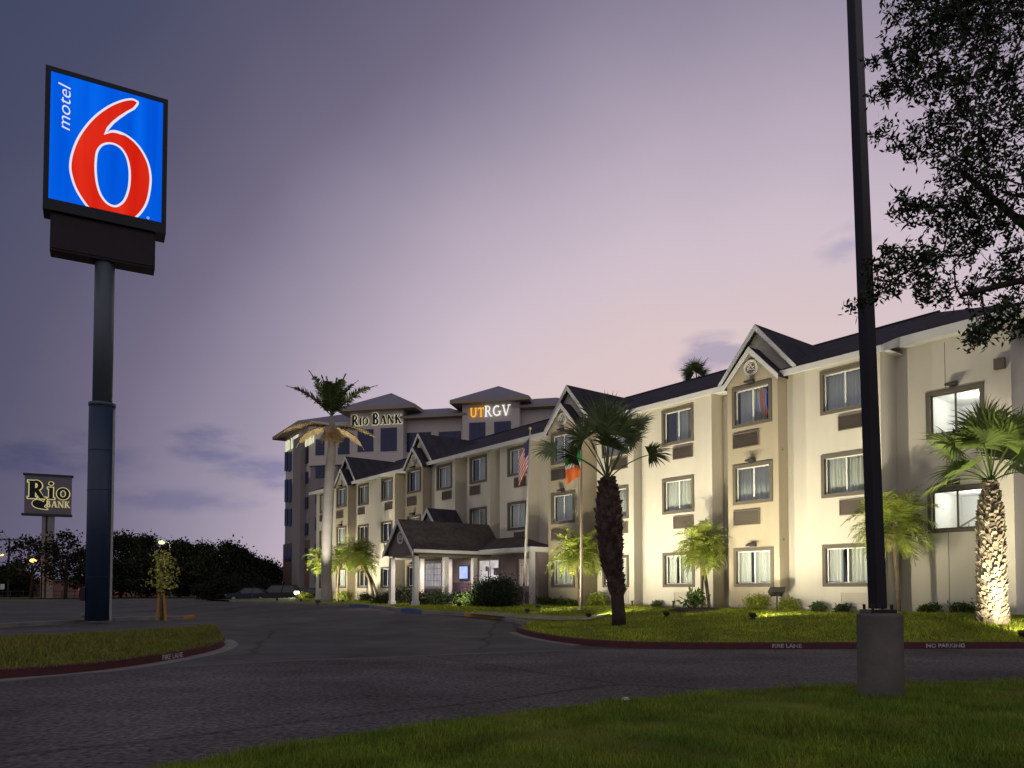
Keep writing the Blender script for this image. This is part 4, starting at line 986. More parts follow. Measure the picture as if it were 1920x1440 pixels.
# ------------------------------------------------------------------ light pole on a concrete base
pole_m = mat('pole_black', (.012, .009, .012), .45, (.018, .014, .018), 2, spec=.3)
basec = mat('pole_base_concrete', (.165, .145, .130), .92, (.105, .092, .085), 2.2, .5, 22, spec=.15)
bp = G(1651, 1309, .06); d_ = bp.y+.27; kx = d_/FPX
lp = thing('light_pole', 'black square light pole on a round concrete base in the near grass', 'light pole', (at_depth(1650, 1200, d_).x, d_, .03))
rb = 39.5*kx; hb = at_depth(1646, 1149, d_).z-.03
mb = MB(); n = 40; prof = [(rb*1.01, -.1), (rb, hb-.03), (rb-.02, hb-.006), (rb-.05, hb)]
for r_, z in prof:
    for i in range(n): mb.v.append((r_*math.cos(i*2*PI/n), r_*math.sin(i*2*PI/n), z))
for j in range(len(prof)-1):
    for i in range(n): mb.f.append((j*n+i, j*n+(i+1) % n, (j+1)*n+(i+1) % n, (j+1)*n+i))
mb.f.append(tuple(range((len(prof)-1)*n, len(prof)*n))); mb.build('base', basec, lp, smooth=False)
q0 = at_depth(1646, 1149, d_)-Vector(lp.location); q1 = at_depth(1601.5, 0, d_)-Vector(lp.location); dirp = (q1-q0)/(q1.z-q0.z)
pw0, tp = .168, q0+dirp*8.5
mb = MB(); 
for P, w_ in ((q0+Vector((0, 0, .05)), pw0), (tp, .135)):
    for a in (20, 110, 200, 290):
        a = R(a+45); mb.v.append((P.x+math.cos(a)*w_*.62, P.y+math.sin(a)*w_*.62, P.z))
mb.f += [(0, 1, 5, 4), (1, 2, 6, 5), (2, 3, 7, 6), (3, 0, 4, 7), (4, 5, 6, 7)]; mb.build('pole', pole_m, lp, bevel=.008)
mb = MB(); mb.box(q0.x-.15, q0.x+.15, q0.y-.15, q0.y+.15, hb, hb+.04)
for i, j in ((-1, -1), (1, -1), (1, 1), (-1, 1)): mb.tube([(q0.x+i*.11, q0.y+j*.11, hb+.03), (q0.x+i*.11, q0.y+j*.11, hb+.10)], .018, 6)
mb.build('base_plate', pole_m, lp, bevel=.004)
mb = MB(); mb.box(tp.x-.25, tp.x+.25, tp.y-.75, tp.y+.1, tp.z, tp.z+.2); mb.build('lamp_head', pole_m, lp, bevel=.03)

# ------------------------------------------------------------------ leaf and frond makers
bark_d = mat('dark_bark', (.035, .026, .022), .95, (.055, .042, .034), 6, .8, 30, spec=.1)
boot_d = mat('palm_boots_dark', (.135, .088, .074), .95, (.065, .044, .038), 7, .6, 40, island=.5, spec=.1)
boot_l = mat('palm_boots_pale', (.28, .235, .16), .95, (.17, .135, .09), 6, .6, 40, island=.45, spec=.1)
palm_core = mat('palm_core', (.07, .05, .044), .95, (.045, .033, .03), 6, .8, 30, spec=.1)
royal_t = mat('royal_trunk', (.33, .30, .26), .9, (.25, .225, .19), 1.5, .3, 20, spec=.15)
thin_t = mat('small_palm_trunk', (.17, .12, .08), .95, (.11, .08, .055), 6, .5, 30)
fan_g = mat('fan_leaf_green', (.085, .120, .040), .5, (.12, .15, .048), 2, spec=.35, island=.4)
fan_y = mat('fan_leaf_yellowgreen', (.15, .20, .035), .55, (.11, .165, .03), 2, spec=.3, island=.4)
feath = mat('feather_leaf', (.20, .28, .034), .55, (.31, .32, .05), 1.5, spec=.3, island=.4)
fdark = mat('tall_palm_leaf', (.055, .095, .025), .6, (.085, .11, .03), 1.5, spec=.25, island=.4)
fdead = mat('dry_frond', (.40, .29, .14), .85, (.28, .20, .10), 2.5, island=.3)
petm = mat('palm_stalk', (.11, .14, .035), .6)
oak_l = mat('oak_leaf', (.022, .034, .012), .6, (.030, .042, .014), 2, spec=.2, island=.45)
far_l = mat('far_leaf', (.014, .017, .010), .95, (.021, .024, .013), .5, spec=.1, island=.4)
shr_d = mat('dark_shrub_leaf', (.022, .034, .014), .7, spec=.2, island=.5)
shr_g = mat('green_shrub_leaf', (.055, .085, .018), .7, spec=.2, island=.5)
shr_lit = mat('lit_shrub_leaf', (.17, .20, .022), .7, spec=.2, island=.4)  # yellow of the floodlights put into the leaf colour
sap_l = mat('lit_sapling_leaf', (.42, .40, .09), .7, spec=.2, island=.5)  # lit look of the thin crown put into a pale leaf colour

def leafcloud(rng, P, ln, wd, up=.3, jitter=.4):
    """diamond leaves at points P, folded along the midrib"""
    n = len(P); d = rng.standard_normal((n, 3)); d[:, 2] += up; d /= np.linalg.norm(d, axis=1)[:, None]
    s = np.cross(d, rng.standard_normal((n, 3))); s /= np.linalg.norm(s, axis=1)[:, None]
    L_ = (ln*rng.uniform(1-jitter, 1+jitter, n))[:, None]; W_ = (wd*rng.uniform(.8, 1.2, n))[:, None]
    V = np.empty((n*4, 3)); V[0::4] = P; V[1::4] = P+d*L_*.5+s*W_; V[2::4] = P+d*L_; V[3::4] = P+d*L_*.5-s*W_
    return V, np.arange(n*4).reshape(n, 4)
def cat(parts):
    V, F, o = [], [], 0
    for v, f in parts: V.append(v); F.append(f+o); o += len(v)
    return np.concatenate(V), np.concatenate(F)

def fan_frond(rng, pitch, yaw, plen, rad, droop, nseg=27, span=185, roll=0.0, petb=.018):
    """costapalmate frond: stalk mesh and blade strips"""
    st_ = [Vector((0, 0, 0))]; d = Vector((math.cos(yaw)*math.cos(pitch), math.sin(yaw)*math.cos(pitch), math.sin(pitch))); k = 8
    for i in range(k):
        d = (d+Vector((0, 0, -droop/k))).normalized(); st_.append(st_[-1]+d*plen/k)
    hub = st_[-1]; side = d.cross(Vector((0, 0, 1))); side = side.normalized() if side.length > .05 else Vector((math.sin(yaw), -math.cos(yaw), 0)); nrm = side.cross(d).normalized(); side, nrm = side*math.cos(roll)+nrm*math.sin(roll), nrm*math.cos(roll)-side*math.sin(roll)
    V, F = [], []
    for i in range(nseg):
        a = R(-span/2+span*i/(nseg-1)) ; l = rad*(1-.28*(abs(a)/R(span/2))**2)*rng.uniform(.86, 1.08)
        e = d*math.cos(a)+side*math.sin(a); e = (e+nrm*(.22*abs(math.sin(a)))).normalized(); pw_ = rad*R(span/nseg)*.30
        p = hub.copy(); wv = (side*math.cos(a)-d*math.sin(a)); o = len(V); g = Vector((0, 0, -1)); m_ = 5
        for j in range(m_+1):
            t = j/m_; wdt = pw_*(.25+1.0*math.sin(min(1, t*1.5)*PI/2))*(1-t**2.2) if j < m_ else .001
            V += [p+wv*wdt, p-wv*wdt]
            e = (e+g*(.07+.30*t*t)*rng.uniform(.6, 1.5)).normalized(); p = p+e*l/m_
        for j in range(m_): F.append((o+2*j, o+2*j+1, o+2*j+3, o+2*j+2))
    return st_, np.array([tuple(v) for v in V]), np.array(F)
def boots(rng, pts, rads, n, size, name, m, par):
    V, F = [], []; L_ = len(pts)-1
    for i in range(n):
        t = (i+.5)/n; f = t*L_; k = min(int(f), L_-1); P = Vector(pts[k]).lerp(Vector(pts[k+1]), f-k); r = rads[k]+(rads[k+1]-rads[k])*(f-k)
        a = i*2.39996+rng.uniform(-.2, .2); o = Vector((math.cos(a), math.sin(a), 0)); s_ = Vector((-o.y, o.x, 0)); z = Vector((0, 0, 1)); sz = size*rng.uniform(.75, 1.25); r *= .93
        b = P+o*r; out = rng.uniform(.35, .75)
        vs = [b-s_*sz*.55-z*sz*.5, b+s_*sz*.55-z*sz*.5, b+s_*sz*.30+z*sz*.55+o*sz*out, b-s_*sz*.30+z*sz*.55+o*sz*out, b+s_*sz*.22+z*sz*.5, b-s_*sz*.22+z*sz*.5]
        q = len(V); V += vs; F += [(q, q+1, q+2, q+3), (q+3, q+2, q+4, q+5), (q, q+3, q+5, q), (q+1, q+4, q+2, q+1)]
    mb = MB(); mb.add(V, [tuple(dict.fromkeys(f)) for f in F]); return mb.build(name, m, par)
def fan_palm(loc, label, pts, rads, nf, plen, rad, seed, leaf, boot, bsize, nb, smooth_to=0.0, specials=(), pit=(-.25, 1.5), group=None, dr0=1.0):
    rng = np.random.default_rng(seed); t_ = thing('fan_palm', label, 'palm tree', loc, 0, group)
    mb = MB(); mb.tube(pts, rads, 14); tr = mb.build('trunk', MATS['palm_core'] if boot is boot_d else boot, t_, True)
    k0 = int(len(pts)*smooth_to); boots(rng, pts[k0:], rads[k0:], nb, bsize, 'leaf_boots', boot, tr)
    top = Vector(pts[-1]); parts = []; sm = MB(); specs = list(specials)
    for i in range(nf):
        u = (i+.5)/nf; p_ = pit[0]+(pit[1]-pit[0])*u**.8; specs.append((p_+rng.uniform(-.1, .1), i*2.39996+rng.uniform(-.3, .3), plen*rng.uniform(.62, 1.3), rad*rng.uniform(.85, 1.1), dr0*(.5+.5*(1-u))))
    for p_, yw, pl, rd, dr in specs:
        s_, V, F = fan_frond(rng, p_, yw, pl, rd, dr, roll=rng.uniform(-.9, .9)); parts.append((V+np.array(top), F)); sm.tube([q+top for q in s_], [.022-.001*j for j in range(len(s_))], 4)
    V, F = cat(parts); cr = np_mesh('crown', V, F, leaf, t_); sm.build('leaf_stalks', petm, cr)
    return t_
def feather_frond(rng, pitch, yaw, ln, droop, leafl, nl=34, wd=.016, tw=.55):
    d = Vector((math.cos(yaw)*math.cos(pitch), math.sin(yaw)*math.cos(pitch), math.sin(pitch))); p = Vector((0, 0, 0)); k = 16; st_ = [p.copy()]; V, F = [], []
    for i in range(k):
        d = (d+Vector((0, 0, -droop/k*(.4+1.4*i/k)))).normalized(); q = p+d*ln/k
        side = d.cross(Vector((0, 0, 1))); side = side.normalized() if side.length > .05 else Vector((math.sin(yaw), -math.cos(yaw), 0)); upv = side.cross(d)
        per = max(1, round(nl/k))
        for j in range(per):
            f = (i+j/per)/k
            if f < .10: continue
            b = p.lerp(q, j/per); ll = leafl*(math.sin(min(1, f*1.05+.12)*PI)**.55+.12)*rng.uniform(.85, 1.15)
            for s_ in (-1, 1):
                e = (side*s_*.85+d*(.35+.5*f)+upv*rng.uniform(-.15, tw)).normalized(); g = Vector((0, 0, -1)); o = len(V); m1 = b+e*ll*.5; e2 = (e+g*rng.uniform(.25, .7)).normalized(); m2 = m1+e2*ll*.5; wv = d*wd*rng.uniform(.8, 1.3)
                V += [b-wv*.6, b+wv*.6, m1+wv, m1-wv, m2]; F += [(o, o+1, o+2, o+3), (o+3, o+2, o+4, o+4)]
        p = q; st_.append(p.copy())
    return st_, V, F
def crown_mesh(items, name, m, par, top, rad0=.02):
    mb = MB(); sm = MB()
    for st_, V, F in items:
        mb.add([Vector(v)+top for v in V], [tuple(dict.fromkeys(f)) for f in F]); sm.tube([q+top for q in st_], [rad0*(1-.8*j/(len(st_)-1)) for j in range(len(st_))], 4)
    c = mb.build(name, m, par); sm.build('leaf_stalks' if name == 'crown' else 'dry_stalks', petm if name == 'crown' else fdead, c); return c
def small_palm(loc, label, stems, r, nf, seed, group='small feather palms planted along the wall', dead=3, ll=.34):
    rng = np.random.default_rng(seed); t_ = thing('feather_palm', label, 'palm tree', loc, 0, group); live, dry = [], []
    for lean, h, rr_ in stems:
        tip = Vector((lean[0], lean[1], h)); pts = [Vector((lean[2] if len(lean) > 2 else 0, 0, -.15)), Vector((tip.x*.25+(lean[2]*.6 if len(lean) > 2 else 0), tip.y*.25, h*.4)), Vector((tip.x*.7, tip.y*.7, h*.75)), tip]
        pts = smooth_line(pts, 2); rads = [(.055+.045*(i/(len(pts)-1))**3)*rr_ for i in range(len(pts))]
        mb = MB(); mb.tube(pts, rads, 9); tr = mb.build('trunk', thin_t, t_, True); boots(rng, pts[-6:], rads[-6:], 40, .07*rr_, 'leaf_boots', thin_t, tr)
        for i in range(nf):
            u = (i+.5)/nf; s_, V, F = feather_frond(rng, -.5+1.85*u**.85, i*2.39996+rng.uniform(-.3, .3), r*rng.uniform(.85, 1.12), 1.5+.7*(1-u), ll*rr_*1.08, 40, .017)
            live.append(([q+tip for q in s_], [v+tip for v in V], F))
        for i in range(dead):
            s_, V, F = feather_frond(rng, -.9, i*2.1+rng.uniform(-.4, .4), r*.55, 1.2, ll*.6, 24, .012); dry.append(([q+tip for q in s_], [v+tip for v in V], F))
    crown_mesh(live, 'crown', feath, t_, Vector((0, 0, 0)), .014)
    if dry: crown_mesh(dry, 'dry_fronds', fdead, t_, Vector((0, 0, 0)), .012)
    return t_

# front fan palm with the shaggy trunk
b = lawn_hit(1161, 1172); k = b.y/FPX
def rel(px, py, b_): P = at_depth(px, py, b_.y)-b_; return P
pt = [(1161, 1176), (1160, 1150), (1157, 1110), (1153, 1085), (1146, 1050), (1143, 1010), (1141, 970), (1140, 940), (1140, 918), (1139, 900)]
rd = [14, 12.5, 12, 12.5, 18, 21, 21.5, 18, 13, 8]
sp = []                                                # stalk ends measured from the crown base, metres
for dx, dz, dy, rd_ in ((0, 1.62, .1, .95), (-.45, 1.5, -.2, .95), (.5, 1.5, .3, .9), (-.18, 1.25, -.5, .95), (.25, 1.15, -.55, .9), (-.75, 1.12, .25, .9), (.8, 1.15, .1, .85), (-.5, .85, -.45, .8), (.62, .9, -.4, .8), (-.2, 1.35, .7, .9), (.3, 1.0, .8, .9), (-.85, .75, .5, .8), (1.0, 1.45, .1, .75), (-1.5, .88, -.1, .80), (1.15, .72, -.2, .82), (-.05, .8, -.8, .75)):
    h_ = math.hypot(dx, dy); ln_ = math.hypot(h_, dz)*1.03; dr_ = .25+.35*h_; sp.append((math.atan2(dz, h_)+dr_*.42, math.atan2(dy, dx), ln_, rd_, dr_))
fan_palm(tuple(b), 'front fan palm with a dark shaggy trunk on the lawn before the porch', [rel(x, y, b) for x, y in pt], [r_*k for r_ in rd], 0, 1, 1, 21, fan_g, boot_d, .19, 330, .28, specials=sp)
# right fan palm, pale trunk in the floodlight
b = lawn_hit(1861, 1166); k = b.y/FPX
pt = [(1861, 1170), (1860, 1130), (1859, 1080), (1858, 1030), (1857, 985), (1857, 955), (1857, 930), (1857, 905)]; rd = [26, 23, 22.5, 22, 21, 18, 12, 7]
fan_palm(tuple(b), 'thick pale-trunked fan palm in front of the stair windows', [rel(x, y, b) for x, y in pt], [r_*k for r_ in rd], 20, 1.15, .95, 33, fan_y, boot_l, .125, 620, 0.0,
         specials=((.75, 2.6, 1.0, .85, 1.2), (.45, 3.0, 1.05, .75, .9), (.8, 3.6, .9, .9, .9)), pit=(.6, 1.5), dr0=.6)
# palm top showing over the motel roof
P = at_depth(1306, 712, 44); h = P.z
fan_palm((P.x, 44, .4), 'distant palm whose top shows above the motel roof', [(0, 0, -.4), (0, 0, h*.5), (0, 0, h-.5)], [.2, .17, .15], 22, .7, .85, 44, fan_g, boot_d, .15, 60, 0.0, pit=(-.6, 1.4))

# tall smooth palm with a skirt of dry fronds
rng = np.random.default_rng(8); b = lawn_hit(613, 1129) or at_depth(613, 1129, 46); k = b.y/FPX
tallp = thing('tall_palm', 'tall smooth-trunked palm with dry hanging fronds at the far end of the motel', 'palm tree', tuple(b))
pt = [rel(x, y, b) for x, y in ((613, 1136), (613, 1120), (612, 1080), (613, 1000), (616, 930), (619, 880), (622, 840), (623, 800), (622, 780))]
mb = MB(); mb.tube(pt, [r_*k for r_ in (11, 10.5, 9.5, 9.8, 10.2, 9.5, 7.5, 6, 4.5)], 16); mb.build('trunk', royal_t, tallp, True)
live, dry = [], []
for pi_, yw, ln in ((.80, PI+.05, 3.3), (1.12, PI-.55, 2.8), (1.18, PI+.6, 2.7), (1.42, 1.2, 2.5), (1.12, .5, 2.7), (1.2, -.65, 2.6), (.80, -.05, 3.3), (.95, -1.5, 2.7), (1.0, 1.5, 2.7), (1.35, 3.9, 2.4)):
    live.append(feather_frond(rng, pi_, yw, ln*rng.uniform(.95, 1.05), .62, .58, 150, .030, .95))
for pi_, yw, ln, dr in ((.30, PI+.08, 3.5, 1.25), (.12, PI-.35, 2.9, 1.3), (.18, .05, 3.1, 1.2), (-.05, .55, 2.4, 1.3), (.1, 1.6, 2.2, 1.3), (.05, -1.5, 2.2, 1.3), (-.6, 4.3, 1.5, .9), (-.7, 5.4, 1.4, .8)):
    dry.append(feather_frond(rng, pi_, yw, ln, dr, .55, 120, .026, -.1))
crown_mesh(live, 'crown', fdark, tallp, pt[-1], .035); crown_mesh(dry, 'dry_fronds', fdead, tallp, pt[-2], .035)

# small feather palms along the wall: (base px, height px, spread, stems)
def spot(u, p): return lawn_pt(u, p)
u0, _ = on_front(1318, 1141, .75); sp = spot(u0, .8)
small_palm(tuple(sp), 'small twin-stemmed feather palm beside the floodlit nearest full bay', [((.02, .0), 2.0, 1.0), ((.05, .1, .28), 2.25, 1.1)], 1.3, 24, 51)
u0, _ = on_front(1692, 1146, -.1); sp = spot(u0, .1)
small_palm(tuple(sp), 'bushy yellow-green feather palm right behind the light pole', [((-.1, .05), 2.55, 1.1)], 1.55, 36, 52, dead=5, ll=.42)
u0, _ = on_front(1090, 1137, 1.0); sp = spot(u0, 1.1)
small_palm(tuple(sp), 'small feather palm in front of the dim bay, behind the second flagpole', [((-.2, .0), 2.1, 1.0), ((.12, .1, .1), 2.2, 1.0)], 1.5, 28, 53, dead=5)
u0, _ = on_front(706, 1123, 2.2); sp = spot(u0, 2.3)
small_palm(tuple(sp), 'leaning feather palm just left of the porch', [((-1.0, .0), 2.75, 1.35), ((-.75, .2, .25), 2.4, 1.2)], 1.4, 22, 54, dead=2, ll=.4)
u0, _ = on_front(628, 1122, 2.5); sp = spot(u0, 2.6)
small_palm(tuple(sp), 'pair of feather palms around the foot of the tall palm', [((-.75, .0, -.1), 2.5, 1.2), ((.45, .1, .25), 2.6, 1.2)], 1.45, 20, 55, dead=1, ll=.4)

# ------------------------------------------------------------------ oak reaching in from the right
rng = np.random.default_rng(77)
oak = thing('oak_tree', 'dark leafy oak whose branches hang in from the right edge', 'tree', (7.3, 8.2, 0))
OB = Vector((7.3, 8.2, 0)); ob = MB()
trunk = [Vector((0, 0, -.2)), Vector((.05, 0, 1.2)), Vector((0, -.1, 2.6)), Vector((-.1, -.1, 4.0)), Vector((-.2, -.2, 5.6)), Vector((-.2, -.1, 7.4))]
ob.tube(smooth_line(trunk, 1), np.linspace(.26, .10, 10)[:len(smooth_line(trunk, 1))] if len(smooth_line(trunk, 1)) == 10 else list(np.linspace(.26, .08, len(smooth_line(trunk, 1)))), 10)
blobs = [(1850, 60, 75), (1790, 45, 55), (1730, 70, 40), (1700, 95, 34), (1690, 25, 26), (1890, 140, 70), (1820, 150, 60), (1770, 130, 50), (1725, 150, 40), (1680, 160, 26), (1655, 105, 20), (1650, 180, 16), (1880, 240, 65), (1820, 240, 50), (1770, 220, 42), (1740, 265, 34), (1700, 275, 22), (1880, 330, 60), (1825, 330, 50), (1790, 300, 40), (1880, 420, 50), (1830, 410, 50), (1785, 400, 40), (1745, 385, 28), (1710, 395, 20), (1810, 465, 36), (1770, 470, 34), (1740, 490, 30), (1700, 480, 24), (1670, 478, 18), (1720, 525, 26), (1680, 530, 22), (1648, 540, 16), (1612, 568, 13), (1745, 555, 16), (1780, 548, 18), (1830, 548, 22), (1870, 520, 32), (1900, 490, 36), (1900, 570, 30), (1875, 590, 22), (1855, 610, 18), (1838, 626, 15), (1830, 640, 11), (1905, 620, 20), (1660, 250, 16), (1690, 385, 14), (1640, 505, 12), (1800, 5, 60), (1720, 0, 36), (1880, -10, 80), (1750, -40, 50), (1820, -90, 80), (1700, -90, 50)]
leafP = []; anchors = [trunk[2], trunk[3], trunk[4], trunk[5]]
limbs = [[trunk[2], Vector((-.4, -.5, 3.6)), Vector((-1.2, -1.0, 4.25)), Vector((-2.2, -1.2, 4.3)), Vector((-3.1, -1.3, 4.05))], [trunk[3], Vector((-.8, -.8, 4.6)), Vector((-1.7, -1.3, 4.9)), Vector((-2.7, -1.5, 4.9))], [trunk[3], Vector((-.8, .2, 4.9)), Vector((-1.6, .2, 5.6)), Vector((-2.3, .0, 6.0))], [trunk[4], Vector((-.9, -.9, 6.2)), Vector((-1.7, -1.2, 6.6)), Vector((-2.5, -1.4, 6.7))],
         [trunk[4], Vector((.8, .4, 6.2)), Vector((1.7, .9, 6.6))], [trunk[3], Vector((.9, -.5, 4.8)), Vector((1.9, -.9, 5.3))], [trunk[5], Vector((.2, .9, 8.2))], [trunk[5], Vector((-.6, -.6, 8.2))]]
lp_all = []
for l_ in limbs:
    l_ = smooth_line(l_, 2); ob.tube(l_, list(np.linspace(.085, .018, len(l_))), 7); lp_all += l_
cents = []
for x, y, r_ in blobs:
    d = rng.uniform(6.3, 7.9); P = at_depth(x, y, d)-OB; cents.append((P, r_*d/FPX))
for i in range(46):                                    # the rest of the crown, beyond the picture's edge
    a = rng.uniform(0, 2*PI); rr_ = 2.5*math.sqrt(rng.random()); P = Vector((.6+abs(rr_*math.cos(a))*.9, rr_*math.sin(a), rng.uniform(3.6, 8.6))); cents.append((P, rng.uniform(.3, .5)))
sprV = []
nodes = [(q, .03) for q in lp_all]                     # every cluster hangs on the nearest wood grown so far
cents.sort(key=lambda c: min((q-c[0]).length for q in lp_all))
for P, r_ in cents:
    nb_, br_ = min(nodes, key=lambda q: (q[0]-P).length); ln_ = (P-nb_).length
    w1_ = nb_.lerp(P, .35)+Vector((rng.normal()*.06, rng.normal()*.06, .10*ln_)); w2_ = nb_.lerp(P, .7)+Vector((rng.normal()*.05, rng.normal()*.05, .06*ln_)); r0_ = min(br_, .009+.006*ln_)
    ob.tube([nb_, w1_, w2_, P], [r0_, r0_*.8, r0_*.6, r0_*.4], 5); nodes += [(w1_, r0_*.8), (w2_, r0_*.6), (P, r0_*.45)]
    ns = int(11+ (r_/.1)**2*7.5)
    for s_ in range(ns):
        o = Vector(rng.standard_normal(3)); o = o.normalized()*r_*rng.random()**.45; o.z *= .75; tip = P+o
        if rng.random() < .35: ob.tube([P.lerp(tip, .2), tip], [.004, .0025], 3, cap=False)
        td = (o.normalized()*.7+Vector((-.25, -.1, .05))+Vector(rng.standard_normal(3))*.4).normalized()
        for j in range(9): sprV.append(tuple(tip+td*(.014*j)+Vector(rng.standard_normal(3))*.009))
V, F = leafcloud(rng, np.array(sprV), .062, .0115, .05, .4)
np_mesh('crown', V, F, oak_l, oak); ob.build('trunk', bark_d, oak, True)

# ------------------------------------------------------------------ far dark trees
def far_tree(seed, h, wd, name, label, loc, ncl=46, leaf=.42, per=60, trunk_h=.22, m=far_l):
    rng = np.random.default_rng(seed); t_ = thing(name, label, 'tree', loc, 0, 'dark trees along the car park')
    mb = MB(); mb.tube([(0, 0, -.5), (.05*h*.3, 0, h*trunk_h), (0, .1, h*.55)], [h*.028, h*.022, h*.01], 8)
    pts = []
    for i in range(ncl):
        a = rng.uniform(0, 2*PI); z = rng.uniform(trunk_h*.9, .97); e = math.sin(min(1, (z-trunk_h*.7)/(1-trunk_h*.7)*1.02)*PI*.93+.15); rr_ = wd/2*max(.12, e)*rng.uniform(.35, 1.0)
        c = np.array([rr_*math.cos(a), rr_*math.sin(a), z*h*rng.uniform(.93, 1.0)]); s_ = rng.uniform(.09, .17)*wd
        pts.append(c+rng.standard_normal((per, 3))*np.array([s_, s_, s_*.7])*.55)
        if i % 3 == 0: mb.tube([(0, .05, h*(trunk_h+.05)), tuple(c)], [h*.010, h*.003], 5)
    V, F = leafcloud(rng, np.concatenate(pts), leaf, leaf*.33, .2)
    np_mesh('crown', V, F, m, t_); mb.build('trunk', bark_d, t_, True); return t_
def place(px, base_y, d, top_y):
    b_ = at_depth(px, base_y, d); tz = at_depth(px, top_y, d).z; z0 = terrain(b_.x, d); return (b_.x, d, z0), tz-z0
specs = [(58, 104, 1003, 8.5, 'thin young dark tree left of the bank pylon'), (122, 98, 996, 8.0, 'pointed dark tree just right of the bank pylon'), (150, 110, 1030, 7.0, 'low dark tree in the gap between the bank pylon and the blue pole'), (225, 108, 1001, 11.5, 'broad dark tree right against the blue pole'), (275, 112, 1006, 10, 'round dark tree behind the staked sapling'), (335, 112, 1014, 10, 'dark tree above the lit shop front'), (382, 114, 1020, 10, 'dark tree with a flat top right of the shop front'), (425, 110, 1021, 9.5, 'spreading dark tree left of the parked cars'), (452, 118, 1030, 7, 'dark tree with an open top sprig near the parked cars'), (478, 125, 1047, 8.5, 'dark tree behind the first parked car'), (505, 130, 1054, 8, 'far low dark tree beside the office wing'), (18, 125, 1062, 8, 'low far tree at the left edge')]
for i, (px, d, ty, wd, lab) in enumerate(specs):
    loc, h = place(px, 1110, d, ty); far_tree(100+i, h, wd, 'dark_tree', lab, loc, ncl=34 if i < 3 else 80, per=50 if i < 3 else 95, trunk_h=.30 if i < 3 else .12)
for i, (px, d, ty, wd, lab) in enumerate(((415, 84, 1085, 5.5, 'dark rounded hedge beside the first parked car'), (470, 95, 1078, 9, 'reddish dark hedge behind the parked cars'), (395, 95, 1092, 4, 'small dark bush under the shop-front tree'))):
    loc, h = place(px, 1120, d, ty); t_ = far_tree(140+i, h, wd, 'hedge_shrub', lab, loc, ncl=40, per=60, trunk_h=.03, leaf=.3); t_['category'] = 'bush'; t_['group'] = 'bushes by the car park'
# staked sapling on the median
b = G(303, 1161, .13); k = b.y/FPX; sap = thing('sapling', 'young tree with thin leaves coloured pale as if lit, held by yellow stakes on the median', 'tree', tuple(b)); rng = np.random.default_rng(5)
mb = MB(); mb.tube([(0, 0, -.05), (.0, 0, 1.2), (-.05, 0, 1.8), (0, 0, 2.4)], [.05, .045, .03, .012], 8)
pts = []
for i in range(26):
    a = rng.uniform(0, 2*PI); z = rng.uniform(1.2, 2.55); r_ = .62*math.sin((z-.95)/1.8*PI)*rng.uniform(.3, 1); c = Vector((r_*math.cos(a), r_*math.sin(a), z)); mb.tube([(0, 0, max(1.2, z-.5)), tuple(c)], [.012, .005], 4); pts.append(np.array(c)+rng.standard_normal((22, 3))*.12)
V, F = leafcloud(rng, np.concatenate(pts), .14, .036, -.2); np_mesh('crown', V, F, sap_l, sap); mb.build('trunk', thin_t, sap, True)
sy = mat('stake_yellow', (.42, .23, .025), .7, (.32, .17, .02), 5)
for x, y, tx in ((-.16, -.05, -.10), (.17, -.02, .06), (.0, .18, .02)):
    mb = MB(); mb.tube([(x, y, -.05), (tx, y*.4, 1.12)], .045, 8); mb.build('stake', sy, sap)
mb = MB(); mb.tube([(math.cos(t)*.17, math.sin(t)*.12, 1.05) for t in np.linspace(0, 2*PI, 13)], .02, 5); mb.build('tie', lampd, sap)

# ------------------------------------------------------------------ shrubs by the wall
def shrub(loc, w_, d_, h, m, label, seed, n=1400, leaf=.10, name='shrub', group='shrubs along the motel wall', lw=.3):
    rng = np.random.default_rng(seed); n = int(n*2.2); t_ = thing(name, label, 'shrub', tuple(loc), TH-PI/2, group); mb = MB(); P = []
    nc = max(5, int(w_*9))
    for i in range(nc):
        x = rng.uniform(-.42, .42)*w_; y = rng.uniform(-.4, .4)*d_; z = h*rng.uniform(.35, .78)*(1-.5*(2*x/w_)**2); mb.tube([(x*.4, y*.4, -.05), (x, y, z)], [.012, .005], 4)
        s_ = min(w_, h*1.3)*.20; P.append(np.array([x, y, z])+rng.standard_normal((n//nc, 3))*np.array([s_, s_, s_*.8]))
    P = np.concatenate(P); P[:, 2] = np.abs(P[:, 2]); V, F = leafcloud(rng, P, leaf, leaf*lw, .5); V[:, 2] = np.maximum(V[:, 2], -.02)
    np_mesh('foliage', V, F, m, t_); mb.build('stems', bark_d, t_); return t_
def at_wall(px, py, p): u, _ = on_front(px, py, p); return lawn_pt(u, p)
G1 = 'shrubs along the motel wall'
shrub(at_wall(938, 1132, 3.0), 2.0, 1.2, 1.15, shr_d, 'big dark bush in front of the bright lobby window', 1, 9000, .085)
